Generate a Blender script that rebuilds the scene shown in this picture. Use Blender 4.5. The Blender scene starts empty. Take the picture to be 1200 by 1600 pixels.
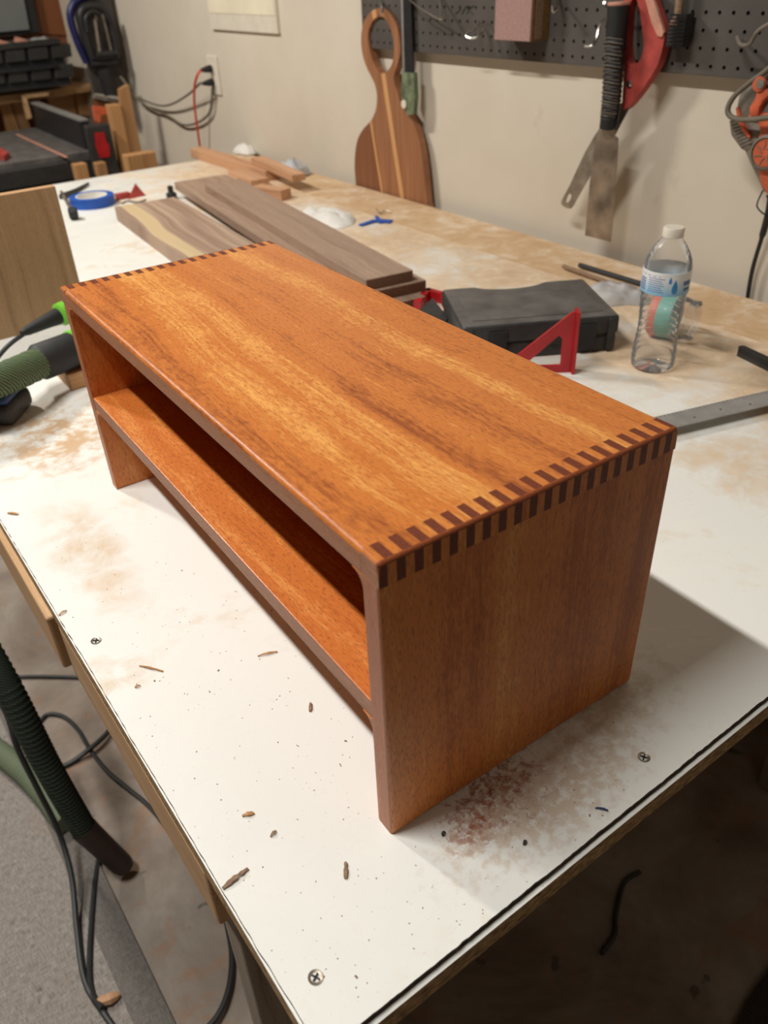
import bpy, bmesh, math, random
from mathutils import Vector, Matrix, noise
random.seed(7)
C = bpy.context.scene
COL = C.collection
PI = math.pi
# ------------------------------------------------------------------ camera
CAM = Vector((-0.18973, -0.28202, 1.41320))
AX = Vector((0.80614, -0.59053, -0.03763))      # image right
AY = Vector((-0.36007, -0.43909, -0.82313))     # image down
AZ = Vector((0.46956, 0.67711, -0.56660))       # view direction
FPX = 1254.2
cd = bpy.data.cameras.new('camera'); cam = bpy.data.objects.new('camera', cd); COL.objects.link(cam)
cam.matrix_world = Matrix(((AX.x, -AY.x, -AZ.x, CAM.x), (AX.y, -AY.y, -AZ.y, CAM.y), (AX.z, -AY.z, -AZ.z, CAM.z), (0, 0, 0, 1)))
cd.sensor_fit = 'VERTICAL'; cd.sensor_height = 36; cd.lens = FPX / 1600 * 36
cd.clip_start = 0.02; cd.clip_end = 30
cd.dof.use_dof = True; cd.dof.focus_distance = 0.68; cd.dof.aperture_fstop = 8.0
C.camera = cam
# ------------------------------------------------------------------ world, lights, exposure
w = bpy.data.worlds.new('world'); C.world = w; w.use_nodes = True
w.node_tree.nodes['Background'].inputs[0].default_value = (1.0, 0.86, 0.72, 1)
w.node_tree.nodes['Background'].inputs[1].default_value = 0.10
def area(name, loc, tgt, sx, sy, power, col):
    l = bpy.data.lights.new(name, 'AREA'); l.shape = 'RECTANGLE'; l.size = sx; l.size_y = sy; l.energy = power; l.color = col
    o = bpy.data.objects.new(name, l); COL.objects.link(o); o.location = loc
    d = Vector(tgt) - Vector(loc); o.rotation_euler = (d.to_track_quat('-Z', 'Y').to_euler() if tgt[0] != loc[0] or tgt[1] != loc[1] else (0, 0, 0))
    return o
area('ceiling_tube', (-0.70, 0.62, 2.98), (-0.70, 0.62, 0), 0.06, 0.95, 36, (1.0, 0.97, 0.925))
area('far_ceiling_tube', (-0.55, 2.5, 2.80), (-0.55, 2.5, 0), 0.06, 0.55, 42, (1.0, 0.93, 0.84))
area('rear_fill_light', (-0.9, -1.9, 2.6), (-0.9, -1.9, 0), 0.9, 0.9, 3.0, (1.0, 0.86, 0.70))  # fill light added behind the camera to lift the shelf's near face
C.view_settings.view_transform = 'Standard'; C.view_settings.look = 'None'
C.view_settings.gamma = 1.0; C.view_settings.use_curve_mapping = False
C.view_settings.exposure = 0.40

# ------------------------------------------------------------------ helpers: photo rays met with real planes
def ray(u, v): return AX * ((u - 600) / FPX) + AY * ((v - 800) / FPX) + AZ
def onplane(u, v, ax, val):
    d = ray(u, v); return CAM + d * ((val - CAM[ax]) / d[ax])
TZ = 0.90
def T(u, v, z=0.0): return onplane(u, v, 2, TZ + z)
def XP(u, v, x): return onplane(u, v, 0, x)
def YP(u, v, y): return onplane(u, v, 1, y)
def F(u, v, z=0.0): return onplane(u, v, 2, z)
INV = {}
def tag(o, label=None, cat=None, group=None, kind=None):
    if label: o['label'] = label
    if cat: o['category'] = cat
    if group: o['group'] = group
    if kind: o['kind'] = kind
    return o
def thing(name, label, cat, loc, rz=0, group=None):
    o = bpy.data.objects.new(name, None); COL.objects.link(o); o.empty_display_size = 0.02
    o.location = loc; o.rotation_euler = (0, 0, rz)
    M = Matrix.Translation(Vector(loc)) @ Matrix.Rotation(rz, 4, 'Z')
    INV[o] = M.inverted(); return tag(o, label, cat, group)
def fin(name, bm, mat, parent=None, smooth=False, local=False):
    """link a bmesh built in world coordinates (or local ones) as one object"""
    bmesh.ops.recalc_face_normals(bm, faces=bm.faces)
    me = bpy.data.meshes.new(name)
    if parent is not None and not local: bm.transform(INV[parent])
    bm.to_mesh(me); bm.free()
    if isinstance(mat, (list, tuple)):
        for m in mat: me.materials.append(m)
    else: me.materials.append(mat)
    if smooth:
        for p in me.polygons: p.use_smooth = True
        try: me.set_sharp_from_angle(angle=math.radians(38))
        except Exception: pass
    o = bpy.data.objects.new(name, me); COL.objects.link(o)
    if parent is not None:
        o.parent = parent; INV[o] = INV[parent]
    return o
def solo(name, bm, mat, label, cat, loc, rz=0, group=None, smooth=False, kind=None):
    M = Matrix.Translation(Vector(loc)) @ Matrix.Rotation(rz, 4, 'Z')
    bm.transform(M.inverted()); o = fin(name, bm, mat, None, smooth)
    o.location = loc; o.rotation_euler = (0, 0, rz); INV[o] = M.inverted()
    return tag(o, label, cat, group, kind)
def struct(name, bm, mat): return tag(fin(name, bm, mat), kind='structure')
def nb(): return bmesh.new()
def bx(bm, lo, hi, mi=0, M=None):
    vs = [bm.verts.new((x, y, z)) for x in (lo[0], hi[0]) for y in (lo[1], hi[1]) for z in (lo[2], hi[2])]
    if M is not None:
        for v in vs: v.co = M @ v.co
    fs = []
    for f in ((0, 1, 3, 2), (4, 6, 7, 5), (0, 4, 5, 1), (2, 3, 7, 6), (0, 2, 6, 4), (1, 5, 7, 3)):
        q = bm.faces.new([vs[i] for i in f]); q.material_index = mi; fs.append(q)
    return vs
def bev(bm, w, seg=2, ang=30, edges=None):
    es = edges or [e for e in bm.edges if len(e.link_faces) == 2 and e.calc_face_angle(0) > math.radians(ang)]
    bmesh.ops.bevel(bm, geom=es, offset=w, segments=seg, affect='EDGES', profile=0.5, clamp_overlap=True)
    return bm
def rbox(lo, hi, r=0.002, seg=2, M=None):
    bm = nb(); bx(bm, lo, hi, M=M); bmesh.ops.recalc_face_normals(bm, faces=bm.faces); return bev(bm, r, seg)
def prism(bm, pts, off, mi=0):
    """pts: loop of 3-D points in one plane; off: extrusion vector"""
    off = Vector(off); a = [bm.verts.new(p) for p in pts]; b = [bm.verts.new(Vector(p) + off) for p in pts]
    n = len(a); fs = [bm.faces.new(a), bm.faces.new(b[::-1])]
    for i in range(n): fs.append(bm.faces.new((a[i], a[(i + 1) % n], b[(i + 1) % n], b[i])))
    for f in fs: f.material_index = mi
    return fs
def ringprism(bm, outer, inner, off):
    """plate with one hole; outer and inner loops have the same count"""
    off = Vector(off); n = len(outer)
    A = [bm.verts.new(p) for p in outer]; B = [bm.verts.new(p) for p in inner]
    A2 = [bm.verts.new(Vector(p) + off) for p in outer]; B2 = [bm.verts.new(Vector(p) + off) for p in inner]
    for i in range(n):
        j = (i + 1) % n
        for q in ((A[i], A[j], B[j], B[i]), (A2[i], B2[i], B2[j], A2[j]), (A[i], A2[i], A2[j], A[j]), (B[i], B[j], B2[j], B2[i])): bm.faces.new(q)
def frame(d):
    d = d.normalized(); a = Vector((0, 0, 1)) if abs(d.z) < 0.9 else Vector((1, 0, 0))
    u = d.cross(a).normalized(); return u, d.cross(u).normalized()
def tube(bm, pts, r, n=8, mi=0, cap=True):
    pts = [Vector(p) for p in pts]; rs = r if isinstance(r, (list, tuple)) else [r] * len(pts)
    prev = None; rings = []; u = None
    for i, p in enumerate(pts):
        d = (pts[min(i + 1, len(pts) - 1)] - pts[max(i - 1, 0)]).normalized()
        if u is None: u, v = frame(d)
        else:
            u = (u - d * u.dot(d)).normalized(); v = d.cross(u).normalized()
        rings.append([bm.verts.new(p + (u * math.cos(k * 2 * PI / n) + v * math.sin(k * 2 * PI / n)) * rs[i]) for k in range(n)])
    for a, b in zip(rings, rings[1:]):
        for k in range(n):
            f = bm.faces.new((a[k], a[(k + 1) % n], b[(k + 1) % n], b[k])); f.material_index = mi
    if cap:
        for q in (rings[0][::-1], rings[-1]): bm.faces.new(q).material_index = mi
def spline(pts, sub=8):
    pts = [Vector(p) for p in pts]; P = [2 * pts[0] - pts[1]] + pts + [2 * pts[-1] - pts[-2]]; out = []
    for i in range(1, len(P) - 2):
        for s in range(sub):
            t = s / sub; a, b, c, d = P[i - 1:i + 3]
            out.append(0.5 * ((2 * b) + (c - a) * t + (2 * a - 5 * b + 4 * c - d) * t * t + (3 * b - a - 3 * c + d) * t ** 3))
    return out + [pts[-1]]
def lathe(bm, prof, o, d, n=32, mi=0, capends=True):
    """prof: (radius, distance along d)"""
    o = Vector(o); d = Vector(d).normalized(); u, v = frame(d); rings = []
    for r, h in prof: rings.append([bm.verts.new(o + d * h + (u * math.cos(k * 2 * PI / n) + v * math.sin(k * 2 * PI / n)) * max(r, 1e-5)) for k in range(n)])
    for a, b in zip(rings, rings[1:]):
        for k in range(n):
            bm.faces.new((a[k], a[(k + 1) % n], b[(k + 1) % n], b[k])).material_index = mi
    if capends:
        bm.faces.new(rings[0][::-1]).material_index = mi; bm.faces.new(rings[-1]).material_index = mi

# ------------------------------------------------------------------ materials
def srgb(r, g, b):
    f = lambda c: (c / 255 / 12.92) if c <= 10 else ((c / 255 + 0.055) / 1.055) ** 2.4
    return (f(r), f(g), f(b), 1)
class N:
    def __init__(s, name):
        s.m = bpy.data.materials.new(name); s.m.use_nodes = True; s.t = s.m.node_tree
        s.b = s.t.nodes['Principled BSDF']
    def n(s, typ, **kw):
        x = s.t.nodes.new(typ)
        for k, v in kw.items():
            if k.startswith('i_'): s.set(x.inputs[k[2:].replace('_', ' ')], v)
            else: setattr(x, k, v)
        return x
    def set(s, inp, v):
        if isinstance(v, bpy.types.NodeSocket): s.t.links.new(v, inp)
        else: inp.default_value = v
    def math(s, op, a, b=0.0, c=None, clamp=False):
        x = s.n('ShaderNodeMath', operation=op); x.use_clamp = clamp
        s.set(x.inputs[0], a); s.set(x.inputs[1], b)
        if c is not None: s.set(x.inputs[2], c)
        return x.outputs[0]
    def mix(s, f, a, b, mode='MIX'):
        x = s.n('ShaderNodeMix', data_type='RGBA', blend_type=mode)
        s.set(x.inputs[0], f); s.set(x.inputs[6], a); s.set(x.inputs[7], b); return x.outputs[2]
    def noise(s, vec, scale, detail=3, rough=0.55, dist=0.0):
        return s.n('ShaderNodeTexNoise', i_Vector=vec, i_Scale=scale, i_Detail=detail, i_Roughness=rough, i_Distortion=dist).outputs[0]
    def ramp(s, f, stops):
        x = s.n('ShaderNodeValToRGB'); s.set(x.inputs[0], f); e = x.color_ramp.elements
        while len(e) < len(stops): e.new(0.5)
        for q, (p, c) in zip(e, stops): q.position = p; q.color = c if isinstance(c, tuple) else (c, c, c, 1)
        return x.outputs[0]
    def obj(s, offset=True):
        tc = s.n('ShaderNodeTexCoord').outputs['Object']
        if not offset: return tc
        oi = s.n('ShaderNodeObjectInfo').outputs['Random']
        k = s.math('MULTIPLY', oi, 7.3)
        return s.n('ShaderNodeVectorMath', operation='ADD', i_0=tc).outputs[0] if False else s.vadd(tc, k)
    def vadd(s, v, k):
        x = s.n('ShaderNodeVectorMath', operation='ADD'); s.set(x.inputs[0], v); s.set(x.inputs[1], k); return x.outputs[0]
    def vmul(s, v, sc):
        x = s.n('ShaderNodeVectorMath', operation='MULTIPLY'); s.set(x.inputs[0], v); s.set(x.inputs[1], sc); return x.outputs[0]
    def sep(s, v):
        x = s.n('ShaderNodeSeparateXYZ'); s.set(x.inputs[0], v); return x.outputs
    def comb(s, a, b, c):
        x = s.n('ShaderNodeCombineXYZ'); s.set(x.inputs[0], a); s.set(x.inputs[1], b); s.set(x.inputs[2], c); return x.outputs[0]
    def out(s, col=None, rough=None, bump=None, bs=0.3, bd=0.001, **kw):
        if col is not None: s.set(s.b.inputs['Base Color'], col)
        if rough is not None: s.set(s.b.inputs['Roughness'], rough)
        for k, v in kw.items(): s.set(s.b.inputs[k.replace('_', ' ')], v)
        if bump is not None:
            b = s.n('ShaderNodeBump', i_Height=bump, i_Strength=bs, i_Distance=bd); s.set(s.b.inputs['Normal'], b.outputs[0])
        return s.m
def plain(name, c, rough=0.6, metal=0.0, var=0.12, scale=40, bs=0.15):
    a = N(name); v = a.obj(); n = a.noise(v, scale, 4)
    dark = tuple(x * (1 - var * 2) for x in c[:3]) + (1,); lite = tuple(min(1, x * (1 + var)) for x in c[:3]) + (1,)
    return a.out(a.ramp(n, [(0.3, dark), (0.7, lite)]), rough, n, bs, 0.001, Metallic=metal)
def wood(name, dark, mid, lite, axis='Y', band=14, pore=0.5, rough=0.5, pf=420, figure=0.6, porecol=None, coat=0.0, offset=True, lanes=None, wobble=0.05):
    """long-grained timber: broad ribbon bands, fine fibre and dense short dark pores, all running along one axis"""
    a = N(name); v = a.obj(offset); x, y, z = a.sep(v)
    l, p, q = {'Y': (y, x, z), 'Z': (z, x, y), 'X': (x, y, z)}[axis]
    def st(kp, kl, o=0.0, det=3, ro=0.55): return a.noise(a.comb(a.math('MULTIPLY', pp, kp), a.math('ADD', a.math('MULTIPLY', q, kp), o), a.math('MULTIPLY', l, kl)), 1.0, det, ro)
    pp = p
    wob = a.noise(a.comb(a.math('MULTIPLY', p, 2.0), a.math('MULTIPLY', q, 2.0), a.math('MULTIPLY', l, 3.2)), 1.0, 2)
    pp = a.math('ADD', p, a.math('MULTIPLY', a.math('SUBTRACT', wob, 0.5), wobble))
    b1 = st(band * 3.2, 1.1, 0, 4, 0.6); fib = st(pf * 0.9, pf * 0.028, 1, 3, 0.6); rib = st(pf * 0.11, pf * 0.07, 5, 3, 0.6); fl = st(pf * 0.9, pf * 0.32, 3, 2, 0.5)
    t = a.math('ADD', b1, a.math('MULTIPLY', a.math('SUBTRACT', rib, 0.5), figure * 0.30))
    t = a.math('ADD', t, a.math('MULTIPLY', a.math('SUBTRACT', fl, 0.5), figure * 0.38))
    t = a.math('ADD', t, a.math('MULTIPLY', a.math('SUBTRACT', fib, 0.5), 0.40))
    if lanes:
        k = a.ramp(a.math('MULTIPLY', a.math('ADD', p, a.math('MULTIPLY', a.math('SUBTRACT', a.noise(a.comb(0.3, 0.7, a.math('MULTIPLY', l, 3.0)), 1.0, 2), 0.5), 0.06)), 4.0), lanes)
        t = a.math('ADD', t, a.math('MULTIPLY', a.math('SUBTRACT', k, 0.5), 0.62))
    col = a.ramp(t, [(0.26, dark), (0.46, mid), (0.56, mid), (0.78, lite)])
    po = st(pf * 2.6, pf * 0.42, 7, 2, 0.6)
    pm = a.ramp(po, [(0.36, 1.0), (0.46, 0.0)])
    pc = porecol or tuple(c * 0.4 for c in dark[:3]) + (1,)
    col = a.mix(a.math('MULTIPLY', pm, pore), col, pc)
    return a.out(col, rough, a.math('SUBTRACT', fib, a.math('MULTIPLY', pm, 0.7)), 0.2, 0.0003, Coat_Weight=coat, Coat_Roughness=0.25)
def glassy(name, tint, rough=0.03, gl=1.0, milk=0.0, ior=1.35):
    """thin clear plastic film: mirrors by Fresnel, lets the rest through"""
    m = bpy.data.materials.new(name); m.use_nodes = True; t = m.node_tree; t.nodes.clear()
    o = t.nodes.new('ShaderNodeOutputMaterial'); mx = t.nodes.new('ShaderNodeMixShader'); tr = t.nodes.new('ShaderNodeBsdfTransparent')
    g = t.nodes.new('ShaderNodeBsdfGlossy'); fr = t.nodes.new('ShaderNodeFresnel'); fr.inputs[0].default_value = ior
    tc = t.nodes.new('ShaderNodeTexCoord'); ns = t.nodes.new('ShaderNodeTexNoise'); ns.inputs['Scale'].default_value = 60
    bp_ = t.nodes.new('ShaderNodeBump'); bp_.inputs['Strength'].default_value = 0.2; bp_.inputs['Distance'].default_value = 0.001
    t.links.new(tc.outputs['Object'], ns.inputs['Vector']); t.links.new(ns.outputs[0], bp_.inputs['Height']); t.links.new(bp_.outputs[0], g.inputs['Normal'])
    tr.inputs[0].default_value = tint; g.inputs[0].default_value = (gl, gl, gl, 1); g.inputs['Roughness'].default_value = rough
    t.links.new(fr.outputs[0], mx.inputs[0]); t.links.new(tr.outputs[0], mx.inputs[1]); t.links.new(g.outputs[0], mx.inputs[2])
    last = mx
    if milk:
        df = t.nodes.new('ShaderNodeBsdfDiffuse'); df.inputs[0].default_value = (0.8, 0.8, 0.8, 1); m2 = t.nodes.new('ShaderNodeMixShader')
        m2.inputs[0].default_value = milk; t.links.new(mx.outputs[0], m2.inputs[1]); t.links.new(df.outputs[0], m2.inputs[2]); last = m2
    t.links.new(last.outputs[0], o.inputs[0]); return m

MW = dict(dark=srgb(148, 74, 22), mid=srgb(200, 117, 47), lite=srgb(230, 164, 84))
m_top = wood('oiled_wood_lengthwise', axis='Y', band=9, pore=0.50, pf=380, figure=0.9, rough=0.42, coat=0.12, offset=False, porecol=srgb(130, 60, 18), lanes=[(0.0, 0.45), (0.10, 0.30), (0.24, 0.78), (0.36, 0.70), (0.45, 0.30), (0.60, 0.52), (1.0, 0.56)], **MW)
m_side = wood('oiled_wood_upright', axis='Z', band=7, pore=0.5, pf=380, rough=0.45, coat=0.1, wobble=0.02, figure=0.9, dark=srgb(182, 98, 38), mid=srgb(216, 130, 58), lite=srgb(232, 162, 86), porecol=srgb(130, 60, 20))
m_shelfw = wood('oiled_wood_shelf', axis='Y', band=8, pore=0.5, pf=390, rough=0.42, coat=0.1, figure=0.9, dark=srgb(160, 76, 26), mid=srgb(200, 112, 46), lite=srgb(226, 150, 78), porecol=srgb(120, 48, 16))
m_edge = wood('oiled_wood_edge', axis='Y', band=14, pore=0.4, rough=0.5, dark=srgb(138, 86, 58), mid=srgb(166, 112, 80), lite=srgb(188, 136, 104), porecol=srgb(112, 66, 44))
m_end = plain('oiled_end_grain', srgb(112, 48, 20), 0.5, 0, 0.22, 700)
walk = dict(dark=srgb(128, 102, 84), mid=srgb(160, 134, 114), lite=srgb(186, 162, 140))
m_wal = wood('walnut', axis='Y', band=18, pore=0.25, rough=0.7, figure=0.25, **walk)
m_walend = plain('walnut_end', srgb(104, 70, 48), 0.75, 0, 0.15, 300)
m_oak = wood('oak_veneer', axis='Z', band=30, pore=0.25, rough=0.6, figure=0.25, dark=srgb(140, 108, 74), mid=srgb(164, 130, 92), lite=srgb(180, 148, 110))
m_pine = wood('pine', axis='Y', band=10, pore=0.12, rough=0.75, figure=0.3, dark=srgb(160, 122, 84), mid=srgb(192, 154, 112), lite=srgb(212, 180, 142))
m_pinez = wood('pine_upright', axis='Z', band=26, pore=0.12, rough=0.75, figure=0.2, dark=srgb(150, 104, 62), mid=srgb(190, 142, 92), lite=srgb(216, 174, 124))
m_pinex = wood('pine_crosswise', axis='X', band=20, pore=0.12, rough=0.75, figure=0.2, dark=srgb(150, 112, 76), mid=srgb(190, 148, 104), lite=srgb(214, 176, 132))
m_cherry = wood('reddish_offcut_wood', axis='Y', band=16, pore=0.15, rough=0.7, figure=0.2, dark=srgb(172, 126, 92), mid=srgb(198, 152, 116), lite=srgb(214, 172, 136))
m_brown = wood('brown_cabinet_wood', axis='Z', band=18, pore=0.2, rough=0.6, figure=0.3, dark=srgb(96, 52, 24), mid=srgb(124, 72, 34), lite=srgb(142, 88, 46))
m_black = plain('black_plastic', srgb(50, 49, 48), 0.5, 0, 0.15, 60)
m_dusty = plain('dusty_black_plastic', srgb(96, 92, 88), 0.7, 0, 0.2, 22)
m_blackm = plain('black_steel', srgb(48, 48, 50), 0.45, 0.3, 0.15, 50)
m_rubber = plain('black_rubber', srgb(30, 31, 32), 0.6, 0, 0.1, 80)
m_steel = plain('worn_steel', srgb(168, 158, 144), 0.42, 0.75, 0.2, 30)
m_dull = plain('dull_ruler_steel', srgb(150, 148, 144), 0.5, 0.15, 0.1, 40)
m_chrome = plain('bright_wire', srgb(205, 203, 198), 0.25, 1.0, 0.05, 30)
m_red = plain('red_paint', srgb(176, 26, 32), 0.4, 0, 0.1, 30)
m_dred = plain('dusty_red_plastic', srgb(176, 70, 62), 0.55, 0, 0.15, 40)
m_blush = plain('worn_pink_edge', srgb(206, 148, 126), 0.7, 0, 0.12, 60)
m_blue = plain('blue_tape', srgb(30, 84, 176), 0.5, 0, 0.1, 30)
m_navy = plain('navy_plastic', srgb(34, 62, 112), 0.45, 0, 0.1, 30)
m_white = plain('white_card', srgb(226, 224, 218), 0.7, 0, 0.05, 30)
m_wplast = plain('white_plastic', srgb(224, 216, 200), 0.45, 0, 0.04, 30)
m_lime = plain('lime_plastic', srgb(126, 206, 66), 0.45, 0, 0.08, 30)
m_orange = plain('orange_plastic', srgb(208, 100, 64), 0.5, 0, 0.15, 40)
m_greyp = plain('dusty_grey_plastic', srgb(124, 116, 104), 0.7, 0, 0.15, 50)
m_cord = plain('brown_grey_cord', srgb(112, 104, 88), 0.6, 0, 0.1, 60)
m_redcord = plain('red_cord', srgb(224, 84, 62), 0.5, 0, 0.08, 60)
m_paper = plain('faded_paper', srgb(232, 224, 198), 0.85, 0, 0.05, 8)
m_dustpink = plain('pink_sanding_face', srgb(168, 134, 126), 0.85, 0, 0.1, 200)
m_ochre = plain('ochre_board', srgb(122, 92, 48), 0.8, 0, 0.15, 80)
m_teal = plain('teal_band', srgb(112, 176, 164), 0.5, 0, 0.1, 30)
m_coral = plain('coral_band', srgb(222, 128, 108), 0.5, 0, 0.1, 30)
m_cable = plain('black_cable', srgb(40, 42, 42), 0.5, 0, 0.1, 60)
m_clear = glassy('clear_plastic', (0.97, 0.972, 0.972, 1), milk=0.07, ior=1.22)
m_film = glassy('crumpled_clear_film', (0.9, 0.9, 0.9, 1), 0.2, 1.0, 0.28)
m_chip = plain('wood_chip', srgb(196, 146, 98), 0.8, 0, 0.2, 300)
m_chipd = plain('dark_wood_chip', srgb(146, 118, 94), 0.8, 0, 0.2, 300)

def bench_mat():
    a = N('white_melamine_with_stains'); v = a.vadd(a.obj(False), (0.5, 1.1, 0.0)); x, y, z = a.sep(v)
    white = srgb(235, 236, 230)
    n1 = a.noise(v, 5.5, 5, 0.6, 0.4); n2 = a.noise(v, 26, 5, 0.65, 0.5); n3 = a.noise(v, 140, 3, 0.6); n4 = a.noise(v, 420, 2, 0.6)
    # pale glue and finish smears
    sm = a.math('MULTIPLY', a.ramp(n1, [(0.55, 0.0), (0.68, 1.0)]), a.ramp(n2, [(0.46, 0.0), (0.66, 1.0)]))
    col = a.mix(a.math('MULTIPLY', sm, 0.75), white, srgb(214, 190, 156))
    # sawdust thickening towards the wall and the far end
    dm = a.math('ADD', a.math('MULTIPLY', a.math('SUBTRACT', x, 0.56), 3.4), a.math('MULTIPLY', y, -0.10))
    dm = a.math('ADD', dm, a.math('MULTIPLY', a.math('SUBTRACT', n1, 0.5), 3.6), clamp=False)
    dm = a.math('ADD', dm, a.math('MULTIPLY', a.math('SUBTRACT', n2, 0.5), 2.2), clamp=True)
    dust = a.ramp(n2, [(0.3, srgb(190, 156, 118)), (0.55, srgb(212, 184, 148)), (0.72, srgb(232, 214, 188))])
    col = a.mix(a.math('MULTIPLY', dm, 0.88), col, dust)
    # fine specks everywhere
    sp = a.ramp(n4, [(0.70, 0.0), (0.74, 1.0)]); col = a.mix(a.math('MULTIPLY', sp, a.ramp(n2, [(0.4, 0.1), (0.6, 0.6)])), col, srgb(150, 116, 86))
    # finish drips of their own shape beside the shelf
    def blot(cx, cy, rx, ry, c, amt, lo, hi, nn):
        nonlocal col
        d = a.math('ADD', a.math('POWER', a.math('DIVIDE', a.math('SUBTRACT', x, cx), rx), 2.0), a.math('POWER', a.math('DIVIDE', a.math('SUBTRACT', y, cy), ry), 2.0))
        k = a.math('SUBTRACT', 1.0, d, clamp=True)
        t = a.ramp(a.math('ADD', nn, a.math('MULTIPLY', k, 0.25)), [(lo, 0.0), (hi, 1.0)])
        col = a.mix(a.math('MULTIPLY', a.math('MULTIPLY', t, a.math('GREATER_THAN', k, 0.001)), a.math('MULTIPLY', k, amt)), col, c)
    n5 = a.noise(v, 75, 5, 0.7, 0.3)
    blot(0.085, -0.022, 0.075, 0.05, srgb(150, 76, 44), 0.9, 0.66, 0.80, a.noise(v, 150, 5, 0.7, 0.3))
    blot(0.052, -0.030, 0.045, 0.032, srgb(160, 84, 44), 0.8, 0.66, 0.78, a.noise(v, 130, 5, 0.7, 0.3))
    blot(0.11, -0.045, 0.14, 0.05, srgb(206, 188, 166), 0.8, 0.60, 0.76, a.noise(v, 110, 4, 0.6))
    blot(0.21, -0.01, 0.12, 0.06, srgb(188, 170, 140), 0.7, 0.62, 0.80, a.noise(v, 50, 4, 0.6))
    blot(-0.055, 0.47, 0.05, 0.16, srgb(214, 182, 142), 0.75, 0.54, 0.84, n2)
    blot(0.0, 0.76, 0.14, 0.16, srgb(206, 174, 136), 1.0, 0.62, 0.80, a.noise(v, 44, 5, 0.65))
    sh = a.ramp(n1, [(0.4, 0.26), (0.6, 0.42)])
    return a.out(col, a.math('ADD', sh, a.math('MULTIPLY', dm, 0.4)), a.math('ADD', n5, a.math('MULTIPLY', n4, 0.4)), 0.22, 0.0006)
m_bench = bench_mat()
def particle_mat():
    a = N('particle_board_edge'); v = a.obj(); n = a.noise(v, 260, 3, 0.7); k = a.noise(a.vmul(v, (1, 1, 3)), 120, 3, 0.6)
    return a.out(a.ramp(k, [(0.30, srgb(96, 72, 44)), (0.5, srgb(160, 128, 86)), (0.70, srgb(200, 168, 120))]), 0.85, n, 0.6, 0.001)
m_part = particle_mat()
m_hard = plain('dark_hardboard_edge', srgb(74, 58, 44), 0.85, 0, 0.25, 200)
def wall_mat():
    a = N('painted_drywall'); v = a.obj(); n = a.noise(v, 2.2, 5, 0.6); f = a.noise(v, 240, 2); s = a.noise(v, 9, 5, 0.7)
    c = a.ramp(n, [(0.3, srgb(206, 196, 178)), (0.7, srgb(218, 210, 194))])
    c = a.mix(a.math('MULTIPLY', a.ramp(s, [(0.66, 0.0), (0.76, 1.0)]), 0.35), c, srgb(176, 158, 128))
    return a.out(c, 0.75, f, 0.12, 0.001)
m_wall = wall_mat()
def floor_mat():
    a = N('stained_concrete'); v = a.obj(); n = a.noise(v, 3, 6, 0.65, 0.4); f = a.noise(v, 60, 4, 0.7); s = a.noise(v, 11, 5, 0.7, 0.5); d = a.noise(v, 24, 2, 0.5)
    c = a.ramp(n, [(0.3, srgb(106, 92, 80)), (0.5, srgb(142, 130, 118)), (0.7, srgb(172, 162, 150))])
    c = a.mix(a.math('MULTIPLY', a.ramp(s, [(0.54, 0.0), (0.70, 1.0)]), 0.65), c, srgb(158, 112, 76))
    c = a.mix(a.math('MULTIPLY', a.ramp(d, [(0.70, 0.0), (0.74, 1.0)]), 0.7), c, srgb(72, 66, 62))
    return a.out(c, 0.8, f, 0.3, 0.002)
m_floor = floor_mat()
def mat_mat(name, c0, c1):
    a = N(name); v = a.obj(); x, y, z = a.sep(v)
    w1 = a.noise(a.comb(a.math('MULTIPLY', x, 600), a.math('MULTIPLY', y, 60), 0), 1.0, 2); w2 = a.noise(a.comb(a.math('MULTIPLY', x, 60), a.math('MULTIPLY', y, 600), 5), 1.0, 2)
    t = a.math('MULTIPLY', a.math('ADD', w1, w2), 0.5); s = a.noise(v, 9, 5, 0.7); d = a.noise(v, 22, 2)
    c = a.ramp(t, [(0.38, c0), (0.62, c1)])
    c = a.mix(a.math('MULTIPLY', a.ramp(s, [(0.55, 0.0), (0.75, 1.0)]), 0.35), c, srgb(140, 108, 88))
    c = a.mix(a.math('MULTIPLY', a.ramp(d, [(0.72, 0.0), (0.76, 1.0)]), 0.5), c, srgb(80, 74, 68))
    return a.out(c, 0.85, t, 0.5, 0.001)
m_mat = mat_mat('woven_grey_mat', srgb(112, 106, 100), srgb(162, 155, 148))
m_matb = mat_mat('dark_mat_border', srgb(90, 86, 81), srgb(122, 116, 110))
m_carpet = plain('dark_carpet', srgb(58, 50, 44), 0.95, 0, 0.4, 500, 1.0)
def hose_mat(name, c0, c1):
    a = N(name); v = a.obj(); wv = a.n('ShaderNodeTexWave', i_Vector=v, i_Scale=90.0, i_Distortion=1.2, i_Detail=1.0); wv.bands_direction = 'DIAGONAL'
    n = a.noise(v, 500, 2); t = a.math('MULTIPLY', wv.outputs[1], a.math('ADD', n, 0.4))
    return a.out(a.ramp(t, [(0.25, c0), (0.6, c1)]), 0.7, t, 0.4, 0.001)
m_hose = hose_mat('braided_green_hose', srgb(34, 42, 28), srgb(98, 120, 80))
m_hosed = hose_mat('dark_green_hose', srgb(22, 28, 22), srgb(44, 58, 44))
m_hoseg = hose_mat('grey_green_hose', srgb(76, 88, 68), srgb(116, 128, 100))

m_garage = plain('dim_garage_brown', srgb(120, 104, 88), 0.9, 0, 0.2, 2)
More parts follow.
